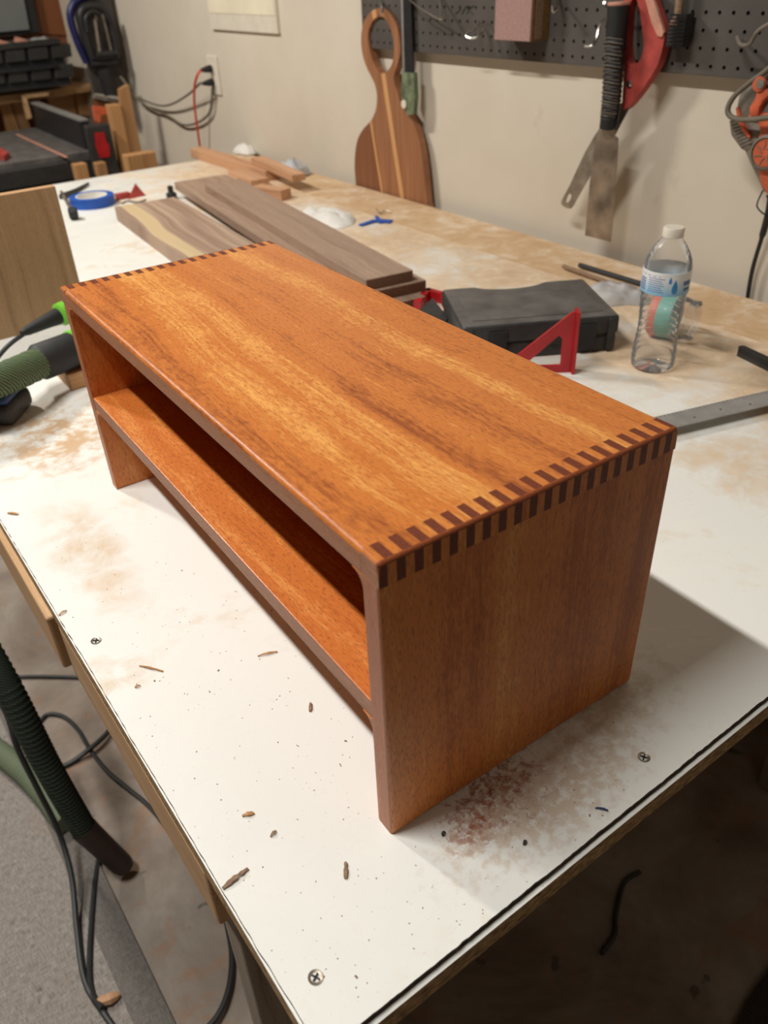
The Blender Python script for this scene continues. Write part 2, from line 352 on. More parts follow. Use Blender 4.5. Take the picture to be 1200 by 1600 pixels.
# ------------------------------------------------------------------ room shell
XW = 1.16
def rect(name, lo, hi, mat): bm = nb(); bx(bm, lo, hi); return struct(name, bm, mat)
rect('floor', (-3.4, -3.2, -0.1), (XW + 0.1, 5.3, 0.0), m_floor)
rect('wall_right', (XW, -3.2, 0.0), (XW + 0.1, 5.3, 3.2), m_wall)
rect('wall_back', (-3.4, 5.2, 0.0), (XW, 5.3, 3.2), m_garage)
rect('wall_left', (-3.5, -3.2, 0.0), (-3.4, 5.3, 3.2), m_garage)
rect('wall_front', (-3.4, -3.3, 0.0), (XW, -3.2, 3.2), m_garage)
rect('ceiling', (-3.5, -3.3, 3.2), (XW + 0.1, 5.3, 3.3), m_garage)

# ------------------------------------------------------------------ workbench (a full 4 x 8 ft sheet on 2 x 4 framing)
X0, X1, Y0, Y1 = -0.116, 1.122, -0.091, 2.338
wb = thing('workbench', 'long white-topped workbench under the orange wooden desk shelf, screwed to a pine frame', 'workbench', (0.5, 1.1, 0))
bm = nb()   # thin white overlay with slightly ragged near and left rims and one broken corner piece
loop = []
def rag(p, q, n, amp, nv):
    for i in range(n):
        t = i / n; e = (noise.noise(Vector((p[0] * 9 + t * 220, p[1] * 7, nv))) + 0.8 * noise.noise(Vector((p[0] * 9 + t * 30, 3.0, nv)))) * amp
        d = Vector((q[0] - p[0], q[1] - p[1])).normalized(); loop.append((p[0] + (q[0] - p[0]) * t - d.y * e, p[1] + (q[1] - p[1]) * t + d.x * e, TZ - 0.004))
XS = 0.9665
rag((X0 + 0.001, Y0 + 0.004), (XS, Y0 + 0.004), 420, 0.0005, 1); rag((XS, Y0 + 0.004), (XS, Y1), 4, 0, 2); rag((XS, Y1), (X0 + 0.001, Y1), 4, 0, 3); rag((X0 + 0.001, Y1), (X0 + 0.001, Y0 + 0.004), 700, 0.0006, 4)
prism(bm, loop, (0, 0, 0.004)); bmesh.ops.triangulate(bm, faces=[f for f in bm.faces if len(f.verts) > 4])
o = fin('bench_top', bm, [m_bench, m_hard], wb)
for p in o.data.polygons: p.material_index = 0 if abs(p.normal.z) > 0.5 else 1
bm = nb(); bx(bm, (X0, Y0, TZ - 0.0245), (X1, Y1, TZ - 0.0055)); o = fin('under_board', bm, [m_part, m_bench], wb)
for p in o.data.polygons: p.material_index = 1 if p.normal.z > 0.5 else 0
tag(o, 'particle board edge below the white top')
bm = nb(); bx(bm, (X0 + 0.0035, Y0 + 0.0035, TZ - 0.0055), (X1 - 0.002, Y1 - 0.002, TZ - 0.004)); fin('glue_joint', bm, m_hard, wb)
bm = rbox((0.9675, Y0 + 0.004, TZ - 0.004), (X1, Y1 - 0.002, TZ), 0.0006, 1)
def strip_mat():
    a = N('dusty_plywood_strip'); v = a.obj(False); n2 = a.noise(v, 14, 5, 0.65, 0.4); n3 = a.noise(a.vmul(v, (60, 4, 4)), 1.0, 3)
    c = a.ramp(n2, [(0.3, srgb(192, 158, 120)), (0.5, srgb(208, 178, 140)), (0.7, srgb(232, 216, 194))])
    return a.out(a.mix(a.math('MULTIPLY', n3, 0.25), c, srgb(176, 140, 102)), 0.85, n2, 0.2, 0.001)
m_ply = strip_mat()
tag(fin('back_strip', bm, m_ply, wb), 'plywood strip along the wall edge, dusted with sawdust')
for a0, a1, xo in ((0.426, Y1 - 0.02, -0.005), (0.072, 0.412, 0.002)):
    tag(fin('apron_board', rbox((X0 - 0.002 + xo, a0, TZ - 0.098), (X0 + 0.036 + xo, a1, TZ - 0.026), 0.003), m_pine, wb))
fin('apron_board', rbox((X1 - 0.04, 0.06, TZ - 0.115), (X1 - 0.002, Y1 - 0.02, TZ - 0.026), 0.003), m_pine, wb)
for yy in (0.125, 0.62, 1.25, 1.85, Y1 - 0.06):
    fin('cross_beam', rbox((X0 + 0.04, yy, TZ - 0.114), (X1 - 0.045, yy + 0.038, TZ - 0.026), 0.003), m_pinex, wb)
m_oldpine = wood('old_grey_pine', axis='Z', band=14, pore=0.2, rough=0.8, figure=0.3, dark=srgb(112, 98, 84), mid=srgb(142, 128, 112), lite=srgb(166, 152, 134))
for lx, ly in ((X0 + 0.012, 0.074), (X0 + 0.16, 1.2), (X0 + 0.16, 2.2), (X1 - 0.13, 0.10), (X1 - 0.13, 1.2), (X1 - 0.13, 2.2)):
    fin('leg', rbox((lx, ly, 0), (lx + 0.089, ly + 0.036, TZ - (0.099 if lx < X0 + 0.05 else 0.116)), 0.003), m_oldpine, wb)
fin('lower_beam', rbox((X0 + 0.25, 0.3, 0.16), (X0 + 0.288, 2.2, 0.25), 0.003), m_pine, wb)
def screw(u, v):
    c = T(u, v, 0.0003); bm = nb(); r = 0.0048
    lathe(bm, [(0.0016, -0.0012), (0.0019, -0.0006), (0.0040, 0.0), (r, 0.0004), (r, -0.0006)][::-1], c, (0, 0, 1), 20)
    o = fin('screw', bm, m_steel, wb, True)
    b2 = nb(); a = random.uniform(0, PI)
    for k in (0, PI / 2):
        M = Matrix.Translation(c + Vector((0, 0, 0.0002))) @ Matrix.Rotation(a + k, 4, 'Z'); bx(b2, (-0.0027, -0.0005, -0.0005), (0.0027, 0.0005, 0.0006), M=M)
    fin('screw_slot', b2, m_black, o)
for uv in ((150, 1001), (493, 1527), (1006, 1183)): screw(*uv)

# ------------------------------------------------------------------ the orange wooden desk shelf, finger-jointed
L, W, H, TK, TT = 0.590, 0.2484, 0.2450, 0.0165, 0.0175
SR = -math.radians(1.45)
ds = thing('desk_shelf', 'orange-brown finger-jointed wooden desk shelf with one inner shelf, in the middle of the bench', 'desk shelf', (0, 0, TZ), SR)
def loc(name, bm, mat, label=None, smooth=False, parent=None):
    o = fin(name, bm, mat, parent or ds, smooth, local=True)
    if label: tag(o, label)
    return o
R = 0.0022
# top board between the finger rows, front and back arrises rounded
bm = nb(); pr = []
def arc(cx, cz, r, a0, a1, n): return [(cx + r * math.cos(math.radians(a0 + (a1 - a0) * i / n)), cz + r * math.sin(math.radians(a0 + (a1 - a0) * i / n))) for i in range(n + 1)]
r = 0.0042
pr = [(0.001, H - TT)] + [(0, H - TT + 0.001)] + arc(r, H - r, r, 180, 90, 5) + arc(W - r, H - r, r, 90, 0, 5) + [(W, H - TT + 0.001), (W - 0.001, H - TT)]
prism(bm, [(x, TT, z) for x, z in pr], (0, L - 2 * TT, 0))
o = fin('top_board', bm, [m_top, m_edge], ds, True, local=True)
for p in o.data.polygons:
    if abs(p.normal.x) > 0.93: p.material_index = 1
m_bevel = plain('rounded_end_grain', srgb(146, 72, 34), 0.5, 0, 0.2, 900)
# fingers: 40 per end; even ones belong to the top board, odd ones to the side board
NF = 40; pit = W / NF
def finger(i, far):
    x0, x1 = i * pit + 0.00008, (i + 1) * pit - 0.00008; c = 0.0025
    prof = [(TT, H - TT), (0, H - TT)] + [(y, z) for y, z in arc(c, H - c, c, 180, 90, 4)] + [(TT, H)]     # (y, z), outer top corner eased
    if far: prof = [(L - y, z) for y, z in prof]
    b = nb(); prism(b, [(x0, y, z) for y, z in prof], (x1 - x0, 0, 0)); bmesh.ops.recalc_face_normals(b, faces=b.faces)
    if i in (0, NF - 1):
        xe = 0.00008 if i == 0 else x1
        es = [e for e in b.edges if all(abs(v.co.x - (x0 if i == 0 else x1)) < 1e-5 for v in e.verts) and all(v.co.z > H - TT + 0.001 for v in e.verts)]
        bmesh.ops.bevel(b, geom=es, offset=0.0030, segments=3, affect='EDGES', profile=0.5, clamp_overlap=True)
    even = i % 2 == 0
    o = fin('finger', b, [m_top if even else m_side, m_end, m_edge, m_bevel], ds, False, local=True)
    for p in o.data.polygons:
        ny, nz, nx = abs(p.normal.y), abs(p.normal.z), abs(p.normal.x)
        if nx > 0.9: p.material_index = 2
        elif 0.12 < ny < 0.985 and nz > 0.12: p.material_index = 3
        elif even: p.material_index = 1 if ny > 0.55 else 0
        else: p.material_index = 1 if nz > 0.75 else 0
for far in (False, True):
    for i in range(NF): finger(i, far)
# side boards with rounded inner fillets
ZS0, ZS1 = 0.1065, 0.1225
def side(far):
    f = 0.011; g = 0.011
    pts = [(0, 0.0025), (0.0025, 0), (TK - 0.0015, 0), (TK, 0.0015), (TK, ZS0 - g)]
    pts += [(TK + g - g * math.cos(t), ZS0 - g + g * math.sin(t)) for t in [PI / 2 * k / 5 for k in range(1, 6)]][:-1] + [(TK + g, ZS0)]
    pts += [(TK + 0.0001, ZS0 + 0.0001), (TK, ZS1), (TK, H - TT - f)]
    pts += [(TK + f - f * math.cos(t), H - TT - f + f * math.sin(t)) for t in [PI / 2 * k / 5 for k in range(1, 6)]][:-1] + [(TK + f, H - TT), (0, H - TT)]
    if far: pts = [(L - y, z) for y, z in pts]
    b = nb(); prism(b, [(0, y, z) for y, z in pts], (W, 0, 0)); bmesh.ops.recalc_face_normals(b, faces=b.faces)
    ye = L if far else 0
    es = [e for e in b.edges if all(abs(v.co.y - ye) < 1e-4 for v in e.verts) and abs(e.verts[0].co.x - e.verts[1].co.x) < 1e-5]
    bmesh.ops.bevel(b, geom=es, offset=0.0022, segments=2, affect='EDGES', profile=0.5)
    o = fin('side_board', b, [m_side, m_edgez], ds, False, local=True)
    for p in o.data.polygons:
        if abs(p.normal.x) > 0.9: p.material_index = 1
m_edgez = wood('oiled_wood_edge_upright', axis='Z', band=20, pore=0.4, rough=0.5, dark=srgb(146, 84, 54), mid=srgb(172, 108, 74), lite=srgb(194, 130, 94), porecol=srgb(120, 64, 40))
side(False); side(True)
o = fin('inner_shelf', rbox((0.0005, TK, ZS0), (W - 0.0005, L - TK, ZS1), 0.0010, 2), [m_shelfw, m_edge], ds, False, local=True)
for p in o.data.polygons:
    if abs(p.normal.x) > 0.9: p.material_index = 1
loc('added_back_panel', rbox((W - 0.008, TK, ZS1), (W - 0.002, L - TK, H - TT), 0.0004, 1), m_shelfw)  # unseen back, added to keep the upper compartment dark

# ------------------------------------------------------------------ boards and offcuts on the bench
def slab(name, quad, z0, z1, mat, label, cat, group=None, endmat=None, extra=None):
    """plank from four pixel corners of its top face (on the plane of that face)"""
    P = [T(u, v, z1) for u, v in quad]; c = sum(P, Vector()) / 4; d = (P[0] - P[3]); rz = math.atan2(d.y, d.x) - PI / 2
    b = nb(); prism(b, P, (0, 0, z0 - z1)); bmesh.ops.recalc_face_normals(b, faces=b.faces); bev(b, 0.0015, 1)
    return solo(name, b, mat, label, cat, (c.x, c.y, TZ + z0), rz, group)
def plank(name, a, b_, wd, z0, z1, mat, label, cat, group=None, side=1, endm=None):
    """board whose one long top edge runs a -> b (x, y), width wd to the given side"""
    a = Vector(a); b_ = Vector(b_); d = (b_ - a).normalized(); n = Vector((-d.y, d.x)) * side; rz = math.atan2(d.y, d.x) - PI / 2
    q = [a, b_, b_ + n * wd, a + n * wd]; bm = nb(); prism(bm, [(p.x, p.y, TZ + z0) for p in q], (0, 0, z1 - z0)); bmesh.ops.recalc_face_normals(bm, faces=bm.faces); bev(bm, 0.0012, 1)
    m = (a + b_ + n * wd) / 2
    o = solo(name, bm, [mat, endm or mat], label, cat, (m.x, m.y, TZ + z0), rz, group)
    for p in o.data.polygons:
        if abs(p.normal.y) > 0.8: p.material_index = 1
    return o
def sap_mat():
    a = N('walnut_with_sapwood'); v = a.obj(False); x, y, z = a.sep(v)
    wob = a.noise(a.comb(a.math('MULTIPLY', x, 4), a.math('MULTIPLY', y, 2.5), 0), 1, 2)
    px = a.math('ADD', x, a.math('MULTIPLY', wob, 0.05))
    g = a.noise(a.comb(a.math('MULTIPLY', px, 60), a.math('MULTIPLY', y, 1.5), z), 1.0, 4)
    base = a.ramp(g, [(0.3, walk['dark']), (0.5, walk['mid']), (0.7, walk['lite'])])
    t = a.math('ADD', px, a.math('MULTIPLY', a.math('SUBTRACT', g, 0.5), 0.015))
    s = a.ramp(t, [(0.0, 1.0), (0.06, 1.0)])
    lo = a.math('LESS_THAN', px, 0.096); hi = a.math('GREATER_THAN', px, 0.062)
    return a.out(a.mix(a.math('MULTIPLY', a.math('MULTIPLY', lo, hi), 0.75), base, srgb(212, 190, 146)), 0.7, g, 0.1, 0.001)
m_sap = sap_mat()
plank('walnut_board', (0.478, 1.792), (0.43, 1.27), 0.155, 0, 0.034, m_sap, 'short walnut board with a yellow sapwood streak, left of the longer walnut boards', 'board', 'walnut boards behind the desk shelf', 1, m_walend)
plank('walnut_board', (0.690, 1.73), (0.562, 0.82), 0.113, 0, 0.020, m_wal, 'lowest board of the walnut stack behind the desk shelf', 'board', 'walnut boards behind the desk shelf', 1, m_walend)
plank('walnut_board', (0.692, 1.912), (0.546, 0.845), 0.148, 0.0202, 0.040, m_wal, 'middle board of the walnut stack, its far end sticking out to the left', 'board', 'walnut boards behind the desk shelf', 1, m_walend)
plank('walnut_board', (0.704, 1.743), (0.578, 0.848), 0.094, 0.0402, 0.060, m_wal, 'topmost long walnut board of the stack behind the desk shelf', 'board', 'walnut boards behind the desk shelf', 1, m_walend)
G = 'reddish offcuts by the wall'
plank('wood_offcut', (0.960, 2.395), (0.965, 1.90), 0.045, 0, 0.028, m_cherry, 'longest reddish offcut stick, lying at the far wall corner of the bench', 'offcut', G, 1)
plank('wood_offcut', (0.985, 2.02), (0.948, 1.72), 0.040, 0.0282, 0.046, m_cherry, 'reddish offcut stick lying on the longest one, pointing at the crumpled bags', 'offcut', G, 1)
plank('wood_offcut', (0.895, 2.00), (0.880, 1.83), 0.055, 0, 0.026, m_cherry, 'short stubby offcut block in front of the long offcut sticks', 'offcut', G, 1)
plank('wood_offcut', (0.845, 1.765), (0.880, 1.665), 0.04, 0, 0.026, m_cherry, 'small pale offcut block behind the far end of the walnut stack', 'offcut', G, 1)
# oak-veneered panel standing on edge
b = rbox((-0.30, 1.17, TZ), (0.188, 1.188, TZ + 0.226), 0.0008, 1)
o = solo('plywood_panel', b, [m_oak, m_pinex], 'brown oak-veneered plywood panel standing on edge behind the left end of the desk shelf', 'panel', (-0.05, 1.179, TZ))
for p in o.data.polygons:
    if p.normal.z > 0.8: p.material_index = 1
b = rbox((-0.30, 1.19, TZ), (-0.10, 1.30, TZ + 0.15), 0.001, 1)
solo('support_block', b, m_pinex, 'pine block bracing the standing plywood panel from behind', 'block', (-0.2, 1.25, TZ))
# wood scrap under the hose cuff
solo('wood_scrap', rbox((0.062, 0.885, TZ), (0.20, 0.95, TZ + 0.026), 0.0015, 1), m_pinex, 'small pale wood scrap under the black hose cuff left of the desk shelf', 'offcut', (0.13, 0.918, TZ))

# ------------------------------------------------------------------ left: sander with hose and cable, blue pad
sd = thing('power_sander', 'black and lime sander behind the desk shelf with green hose and black cable running left', 'sander', (0.17, 0.97, TZ))
b = nb(); lathe(b, [(0.036, 0), (0.040, 0.01), (0.040, 0.045), (0.034, 0.075), (0.020, 0.088), (0.004, 0.092)], (0.185, 1.03, TZ), (0, 0, 1), 28); fin('body', b, m_black, sd, True)
hz = TZ + 0.058
def H_(u, v, z): return T(u, v, z)
c0 = H_(62, 566, 0.052); c1 = H_(118, 545, 0.050); dd = (c1 - c0).normalized()
b = nb(); lathe(b, [(0.0225, -0.006), (0.0265, 0.0), (0.0265, (c1 - c0).length - 0.004)], c0, dd, 28); fin('hose_cuff', b, m_rubber, sd, True)
b = nb(); lathe(b, [(0.0255, 0), (0.0285, 0.002), (0.0285, 0.014), (0.022, 0.02), (0.02, 0.07)], c1 - dd * 0.006, dd, 28); tag(fin('collar', b, m_lime, sd, True), 'lime green collar')
pts = spline([H_(-140, 628, 0.072), H_(-60, 612, 0.070), H_(0, 594, 0.064), H_(64, 566, 0.052)], 16); b = nb()
tube(b, pts, [0.0222 + 0.0007 * math.sin(i * 1.9) for i in range(len(pts))], 20); tag(fin('hose', b, m_hose, sd, True), 'braided green hose')
e0 = H_(42, 517, 0.055); e1 = H_(94, 492, 0.060); dd = (e1 - e0).normalized()
b = nb(); lathe(b, [(0.0045, -0.01), (0.0075, 0.0), (0.0135, (e1 - e0).length)], e0, dd, 20); fin('strain_relief', b, m_rubber, sd, True)
b = nb(); lathe(b, [(0.013, -0.004), (0.0185, 0.0), (0.0185, 0.012), (0.014, 0.02), (0.014, 0.06)], e1, dd, 24); tag(fin('collar', b, m_lime, sd, True), 'lime green collar')
pts = spline([H_(-90, 640, 0.006), H_(-30, 590, 0.012), H_(10, 543, 0.035), H_(44, 517, 0.055)], 10); b = nb(); tube(b, pts, 0.0036, 10); fin('cable', b, m_cable, sd, True)
pd = thing('sanding_pad', 'blue and black rounded tool foot lying on the bench at the left photo border', 'sanding pad', T(10, 630, 0.0))
M = Matrix.Translation(T(-12, 655, 0)) @ Matrix.Rotation(math.radians(-38), 4, 'Z')
b = nb(); bx(b, (-0.055, -0.028, 0.0), (0.046, 0.046, 0.034), M=M); bmesh.ops.recalc_face_normals(b, faces=b.faces); bev(b, 0.012, 4); fin('base', b, m_black, pd, True)
b = nb(); bx(b, (-0.053, -0.026, 0.032), (0.044, 0.044, 0.046), M=M); bmesh.ops.recalc_face_normals(b, faces=b.faces); bev(b, 0.0075, 3); fin('top_rim', b, m_navy, pd, True)
b = nb(); bx(b, (-0.046, -0.018, 0.043), (0.036, 0.036, 0.049), M=M); bmesh.ops.recalc_face_normals(b, faces=b.faces); bev(b, 0.003, 2); fin('pad_face', b, m_black, pd, True)

# ------------------------------------------------------------------ small things at the far end
tc = T(146, 320, 0.0); tp = thing('tape_roll', 'roll of blue masking tape lying flat near the far left end of the bench', 'tape', tc)
b = nb(); lathe(b, [(0.041, 0), (0.058, 0), (0.058, 0.024), (0.041, 0.024), (0.041, 0)], tc, (0, 0, 1), 40, capends=False); fin('tape', b, m_blue, tp, True)
b = nb(); lathe(b, [(0.038, 0), (0.041, 0), (0.041, 0.0245), (0.038, 0.0245), (0.038, 0)], tc, (0, 0, 1), 40, capends=False); fin('core', b, m_white, tp, True)
kc = T(116, 343, 0.0); kb = thing('wheel_marking_gauge', 'steel marking gauge with a round black head beside the blue tape roll', 'marking gauge', kc)
b = nb(); lathe(b, [(0.012, 0), (0.015, 0.003), (0.015, 0.018), (0.011, 0.022)], kc + Vector((0, 0, 0.016)) + Vector((-0.01, 0, 0)), (0.9, -0.3, 0), 24); fin('head', b, m_rubber, kb, True)
b = nb(); q = kc + Vector((0, 0, 0.016)); tube(b, [q, T(96, 300, 0.008)], 0.0045, 10); fin('rod', b, m_steel, kb, True)
b = nb(); tube(b, [T(97, 308, 0.006), T(118, 298, 0.006)], [0.010, 0.006], 8); tube(b, [T(118, 298, 0.006), T(138, 287, 0.006)], [0.006, 0.004], 8)
solo('chisel', b, m_blackm, 'thin dark grey tool lying between the plywood panel and the tape roll', 'tool', T(118, 298, 0.0), smooth=True)
rc = T(212, 308, 0); b = nb()
prism(b, [rc + Vector((-0.025, -0.012, 0)), rc + Vector((0.028, -0.004, 0)), rc + Vector((0.010, 0.006, 0.032))], (0.003, 0.012, 0)); bx(b, (rc.x - 0.05, rc.y + 0.0, rc.z), (rc.x - 0.012, rc.y + 0.022, rc.z + 0.014)); bev(b, 0.0015, 1)
solo('red_clip', b, m_dred, 'small red plastic clip with a raised triangle near the walnut board end', 'clip', rc)
b = nb(); tube(b, spline([T(190, 318, 0.002), T(200, 314, 0.003), T(215, 316, 0.003), T(228, 312, 0.002)], 6), 0.0017, 6)
solo('wire_piece', b, m_cable, 'short bent black wire in front of the red clip', 'wire', T(210, 315, 0), smooth=True)
kc = T(269, 311, 0); b = nb(); lathe(b, [(0.012, 0), (0.014, 0.004), (0.014, 0.015), (0.007, 0.019), (0.008, 0.032), (0.003, 0.035)], kc, (0, 0, 1), 20)
solo('glue_bottle_top', b, m_rubber, 'small black nozzle cap standing between the walnut boards at their far end', 'cap', kc, smooth=True)

def crumple(c, rx, ry, h, mat, name, label, cat, seed, nx=22, sag=1.0):
    b = nb(); g = []
    for i in range(nx):
        row = []
        for j in range(nx):
            u, v = i / (nx - 1) * 2 - 1, j / (nx - 1) * 2 - 1; uu = u * math.sqrt(1 - v * v / 2); vv = v * math.sqrt(1 - u * u / 2)
            n1 = abs(noise.noise(Vector((uu * 1.6, vv * 1.6, seed)))); n2 = abs(noise.noise(Vector((uu * 5, vv * 5, seed + 9))))
            e = 1 - (uu * uu + vv * vv) ** 2
            k = 1 + 0.25 * noise.noise(Vector((uu * 1.5, vv * 1.5, seed + 3)))
            row.append(b.verts.new((c.x + uu * rx * k, c.y + vv * ry * k, c.z + 0.0012 + h * max(0, e) * (0.45 + 0.5 * n1 + 0.22 * n2))))
        g.append(row)
    for i in range(nx - 1):
        for j in range(nx - 1): b.faces.new((g[i][j], g[i + 1][j], g[i + 1][j + 1], g[i][j + 1]))
    r_ = bmesh.ops.extrude_face_region(b, geom=list(b.faces)); 
    for v_ in [q for q in r_['geom'] if isinstance(q, bmesh.types.BMVert)]: v_.co.z -= 0.0010
    return solo(name, b, mat, label, cat, c, smooth=True)
crumple(T(512, 342, 0), 0.058, 0.085, 0.030, m_white, 'crumpled_rag', 'crumpled white paper rag behind the walnut stack on the dusty bench', 'rag', 3.1)
m_bagblue = glassy('bluish_film', (0.78, 0.85, 0.95, 1), 0.2, 1.0, 0.45)
crumple(T(458, 272, 0.003), 0.045, 0.055, 0.050, m_bagblue, 'plastic_bag', 'crumpled pale blue plastic bag by the wall at the end of the offcuts', 'bag', 5.7)
crumple(T(382, 238, 0.003), 0.030, 0.055, 0.035, m_white, 'paper_packet', 'white packet with a dark end lying behind the far offcuts by the wall', 'packet', 8.2)
crumple(T(965, 462, 0.0), 0.05, 0.055, 0.022, m_film, 'plastic_bag', 'crumpled clear plastic bag between the black tool case and the water bottle', 'bag', 11.4)
b = nb(); A = T(563, 353, 0.001); B = T(586, 345, 0.002); Cc = T(612, 347, 0.001)
for p, q, wd in ((A, B, 0.006), (B, Cc, 0.010), (T(588, 339, 0.001), T(596, 349, 0.001), 0.004)):
    d = (q - p).normalized(); n_ = Vector((-d.y, d.x, 0)) * wd; prism(b, [p - n_, q - n_ * 1.3, q + n_, p + n_], (0, 0, 0.003))
solo('tape_scrap', b, m_blue, 'torn scrap of blue masking tape on the dusty bench behind the rag', 'tape scrap', B)
b = nb(); tube(b, spline([T(588, 326, 0.004), T(594, 333, 0.004), T(601, 329, 0.005), T(610, 331, 0.004)], 6), 0.0014, 6)
solo('bent_pin', b, m_steel, 'tiny bent metal pin on the bench below the cutting board', 'pin', T(598, 330, 0), smooth=True)

# red and black square beside the walnut stack
sq = thing('corner_clamp', 'red corner clamp with a black triangular plate between the walnut stack and the black case', 'clamp', T(672, 485, 0))
b = nb(); prism(b, [T(655, 488, 0.02), T(676, 470, 0.02), T(700, 500, 0.02), T(690, 520, 0.02)], (0, 0, 0.005)); fin('plate', bev(b, 0.001, 1), m_black, sq)
b = nb(); p0 = T(652, 487, 0.0); p1 = T(668, 467, 0.0); p2 = T(694, 474, 0); p3 = T(700, 488, 0)
for p, q in ((p0, p1), (p1, p2), (p2, p3)):
    d = (q - p).normalized(); n_ = Vector((-d.y, d.x, 0)) * 0.006; prism(b, [p - n_ - d * .003, q - n_ + d * .003, q + n_ + d * .003, p + n_ - d * .003], (0, 0, 0.019))
fin('frame', bev(b, 0.0015, 1), m_red, sq)
# red speed square standing on edge in front of the case
sx = Vector((0.667, 0.453, TZ)); d = Vector((math.cos(math.radians(143)), math.sin(math.radians(143)), 0)); n_ = Vector((-d.y, d.x, 0))
hh = 0.092; up = Vector((0, 0, 1)); ss = thing('speed_square', 'red metal triangular speed square standing upright in front of the black case', 'square', sx)
def tri(a, t0, t1): return sx + d * t0 + up * t1
b = nb(); ln = 0.105
ringprism(b, [tri(0, 0.0, 0), tri(0, 0, hh), tri(0, 0.006, hh), tri(0, ln, 0.008), tri(0, ln, 0)], [tri(0, 0.016, 0.012), tri(0, 0.016, 0.052), tri(0, 0.022, 0.058), tri(0, 0.062, 0.020), tri(0, 0.062, 0.012)], n_ * 0.004)
fin('blade', b, m_red, ss)
b = nb(); bx(b, (-0.0045, -0.010, 0), (0.0, 0.012, hh + 0.002), M=Matrix.Translation(sx) @ Matrix.Rotation(math.radians(143), 4, 'Z')); fin('flange', bev(b, 0.0008, 1), m_red, ss)

# ------------------------------------------------------------------ black tool case
FR, FL, BL, BR = Vector((.775, .458)), Vector((.563, .578)), Vector((.662, .750)), Vector((.874, .630))
ex = (FR - FL).normalized(); ey = Vector((-ex.y, ex.x)); LW = (FR - FL).length; LD = 0.175
tcs = thing('tool_case', 'dusty black plastic tool case lying flat between the desk shelf and the water bottle', 'case', (FL.x, FL.y, TZ), math.atan2(ex.y, ex.x))
def case_outline(ins):
    p = [(ins, ins), (LW - ins, ins), (LW - ins, LD - ins)]
    xs = [LW - 0.035, LW - 0.06]; p.append((LW - 0.045, LD - ins))
    for k in range(0, 9): t = k / 8; p.append((LW - 0.07 - t * (LW - 0.125), LD - ins - 0.020 * math.sin(PI * t) ** 0.6))
    p += [(0.035, LD - ins), (ins, LD - ins)]
    return p
for nm, z0, z1, ins in (('case_base', 0.0, 0.026, 0.002), ('case_lid', 0.0275, 0.058, 0.0)):
    b = nb(); prism(b, [(x, y, z0) for x, y in case_outline(ins)], (0, 0, z1 - z0)); bmesh.ops.recalc_face_normals(b, faces=b.faces); bev(b, 0.006 if 'lid' in nm else 0.004, 3, 25)
    fin(nm, b, [m_black, m_dusty], tcs, True, local=True)
    for p in tcs.children[-1].data.polygons:
        if p.normal.z > 0.9: p.material_index = 1
b = nb(); bx(b, (0.004, 0.004, 0.0255), (LW - 0.004, LD - 0.03, 0.028)); fin('seam', b, m_rubber, tcs, local=True)
for lx in (0.055, LW - 0.05):
    fin('latch', rbox((lx - 0.014, -0.0045, 0.010), (lx + 0.014, 0.004, 0.048), 0.0015, 2), m_rubber, tcs, local=True)
b = nb(); 
for k in range(2): bx(b, (LW * 0.5 + 0.015 + k * 0.03, -0.0015, 0.02), (LW * 0.5 + 0.035 + k * 0.03, 0.003, 0.036))
fin('rib', bev(b, 0.001, 1), m_black, tcs, local=True)
for lx in (0.012, LW - 0.012): fin('hinge_post', rbox((lx - 0.006, -0.003, 0.003), (lx + 0.006, 0.004, 0.054), 0.002, 2), m_black, tcs, local=True)
b = rbox((0.02, 0.02, 0.0575), (LW - 0.02, LD - 0.05, 0.0592), 0.0007, 1); fin('lid_panel', b, m_dusty, tcs, local=True)

# ------------------------------------------------------------------ water bottle
bc = Vector((0.772, 0.388, TZ)); wbt = thing('water_bottle', 'clear ribbed plastic water bottle with white cap and blue and white label', 'bottle', bc)
prof = [(0.004, 0.004), (0.018, 0.001), (0.026, 0.0), (0.0305, 0.004), (0.0315, 0.010)]
z = 0.014
while z < 0.112:
    t = (z - 0.014) / 0.098; base = 0.0315 - 0.0030 * math.sin(PI * min(1, t * 1.0)) ** 2
    prof += [(base, z), (base, z + 0.005), (base - 0.0014, z + 0.007)]; z += 0.0098
prof += [(0.0322, 0.116), (0.0322, 0.150), (0.0318, 0.156), (0.030, 0.163), (0.026, 0.172), (0.020, 0.182), (0.0145, 0.189), (0.0128, 0.193), (0.0128, 0.196)]
prof = [(r_, z_ * 0.985) for r_, z_ in prof]
b = nb(); lathe(b, prof, bc, (0, 0, 1), 40, capends=False); fin('body', b, m_clear, wbt, True)
b = nb(); lathe(b, [(0.0134, 0.1895), (0.0140, 0.190), (0.0140, 0.2005), (0.0130, 0.202)], bc, (0, 0, 1), 40); tag(fin('cap', b, m_wplast, wbt, True), 'white screw cap')
a = N('bottle_label'); v = a.obj(False); x_, y_, z_ = a.sep(v)
m_lab = a.out(a.ramp(a.math('MULTIPLY', a.math('SUBTRACT', z_, 0.116), 32), [(0.0, srgb(120, 180, 214)), (0.5, srgb(196, 216, 226)), (0.75, srgb(226, 228, 228))]), 0.4)
b = nb(); lathe(b, [(0.0325, 0.1165), (0.0329, 0.117), (0.0329, 0.1475), (0.0325, 0.148)], bc, (0, 0, 1), 48, capends=False); lab = fin('label', b, m_lab, wbt, True)
m_ink = plain('blue_ink', srgb(44, 84, 160), 0.4); m_ink2 = plain('purple_ink', srgb(98, 96, 168), 0.4); m_drop = plain('sky_blue_ink', srgb(54, 132, 196), 0.4)
ca = math.atan2(CAM.y - bc.y, CAM.x - bc.x)          # side of the label that looks towards the desk shelf
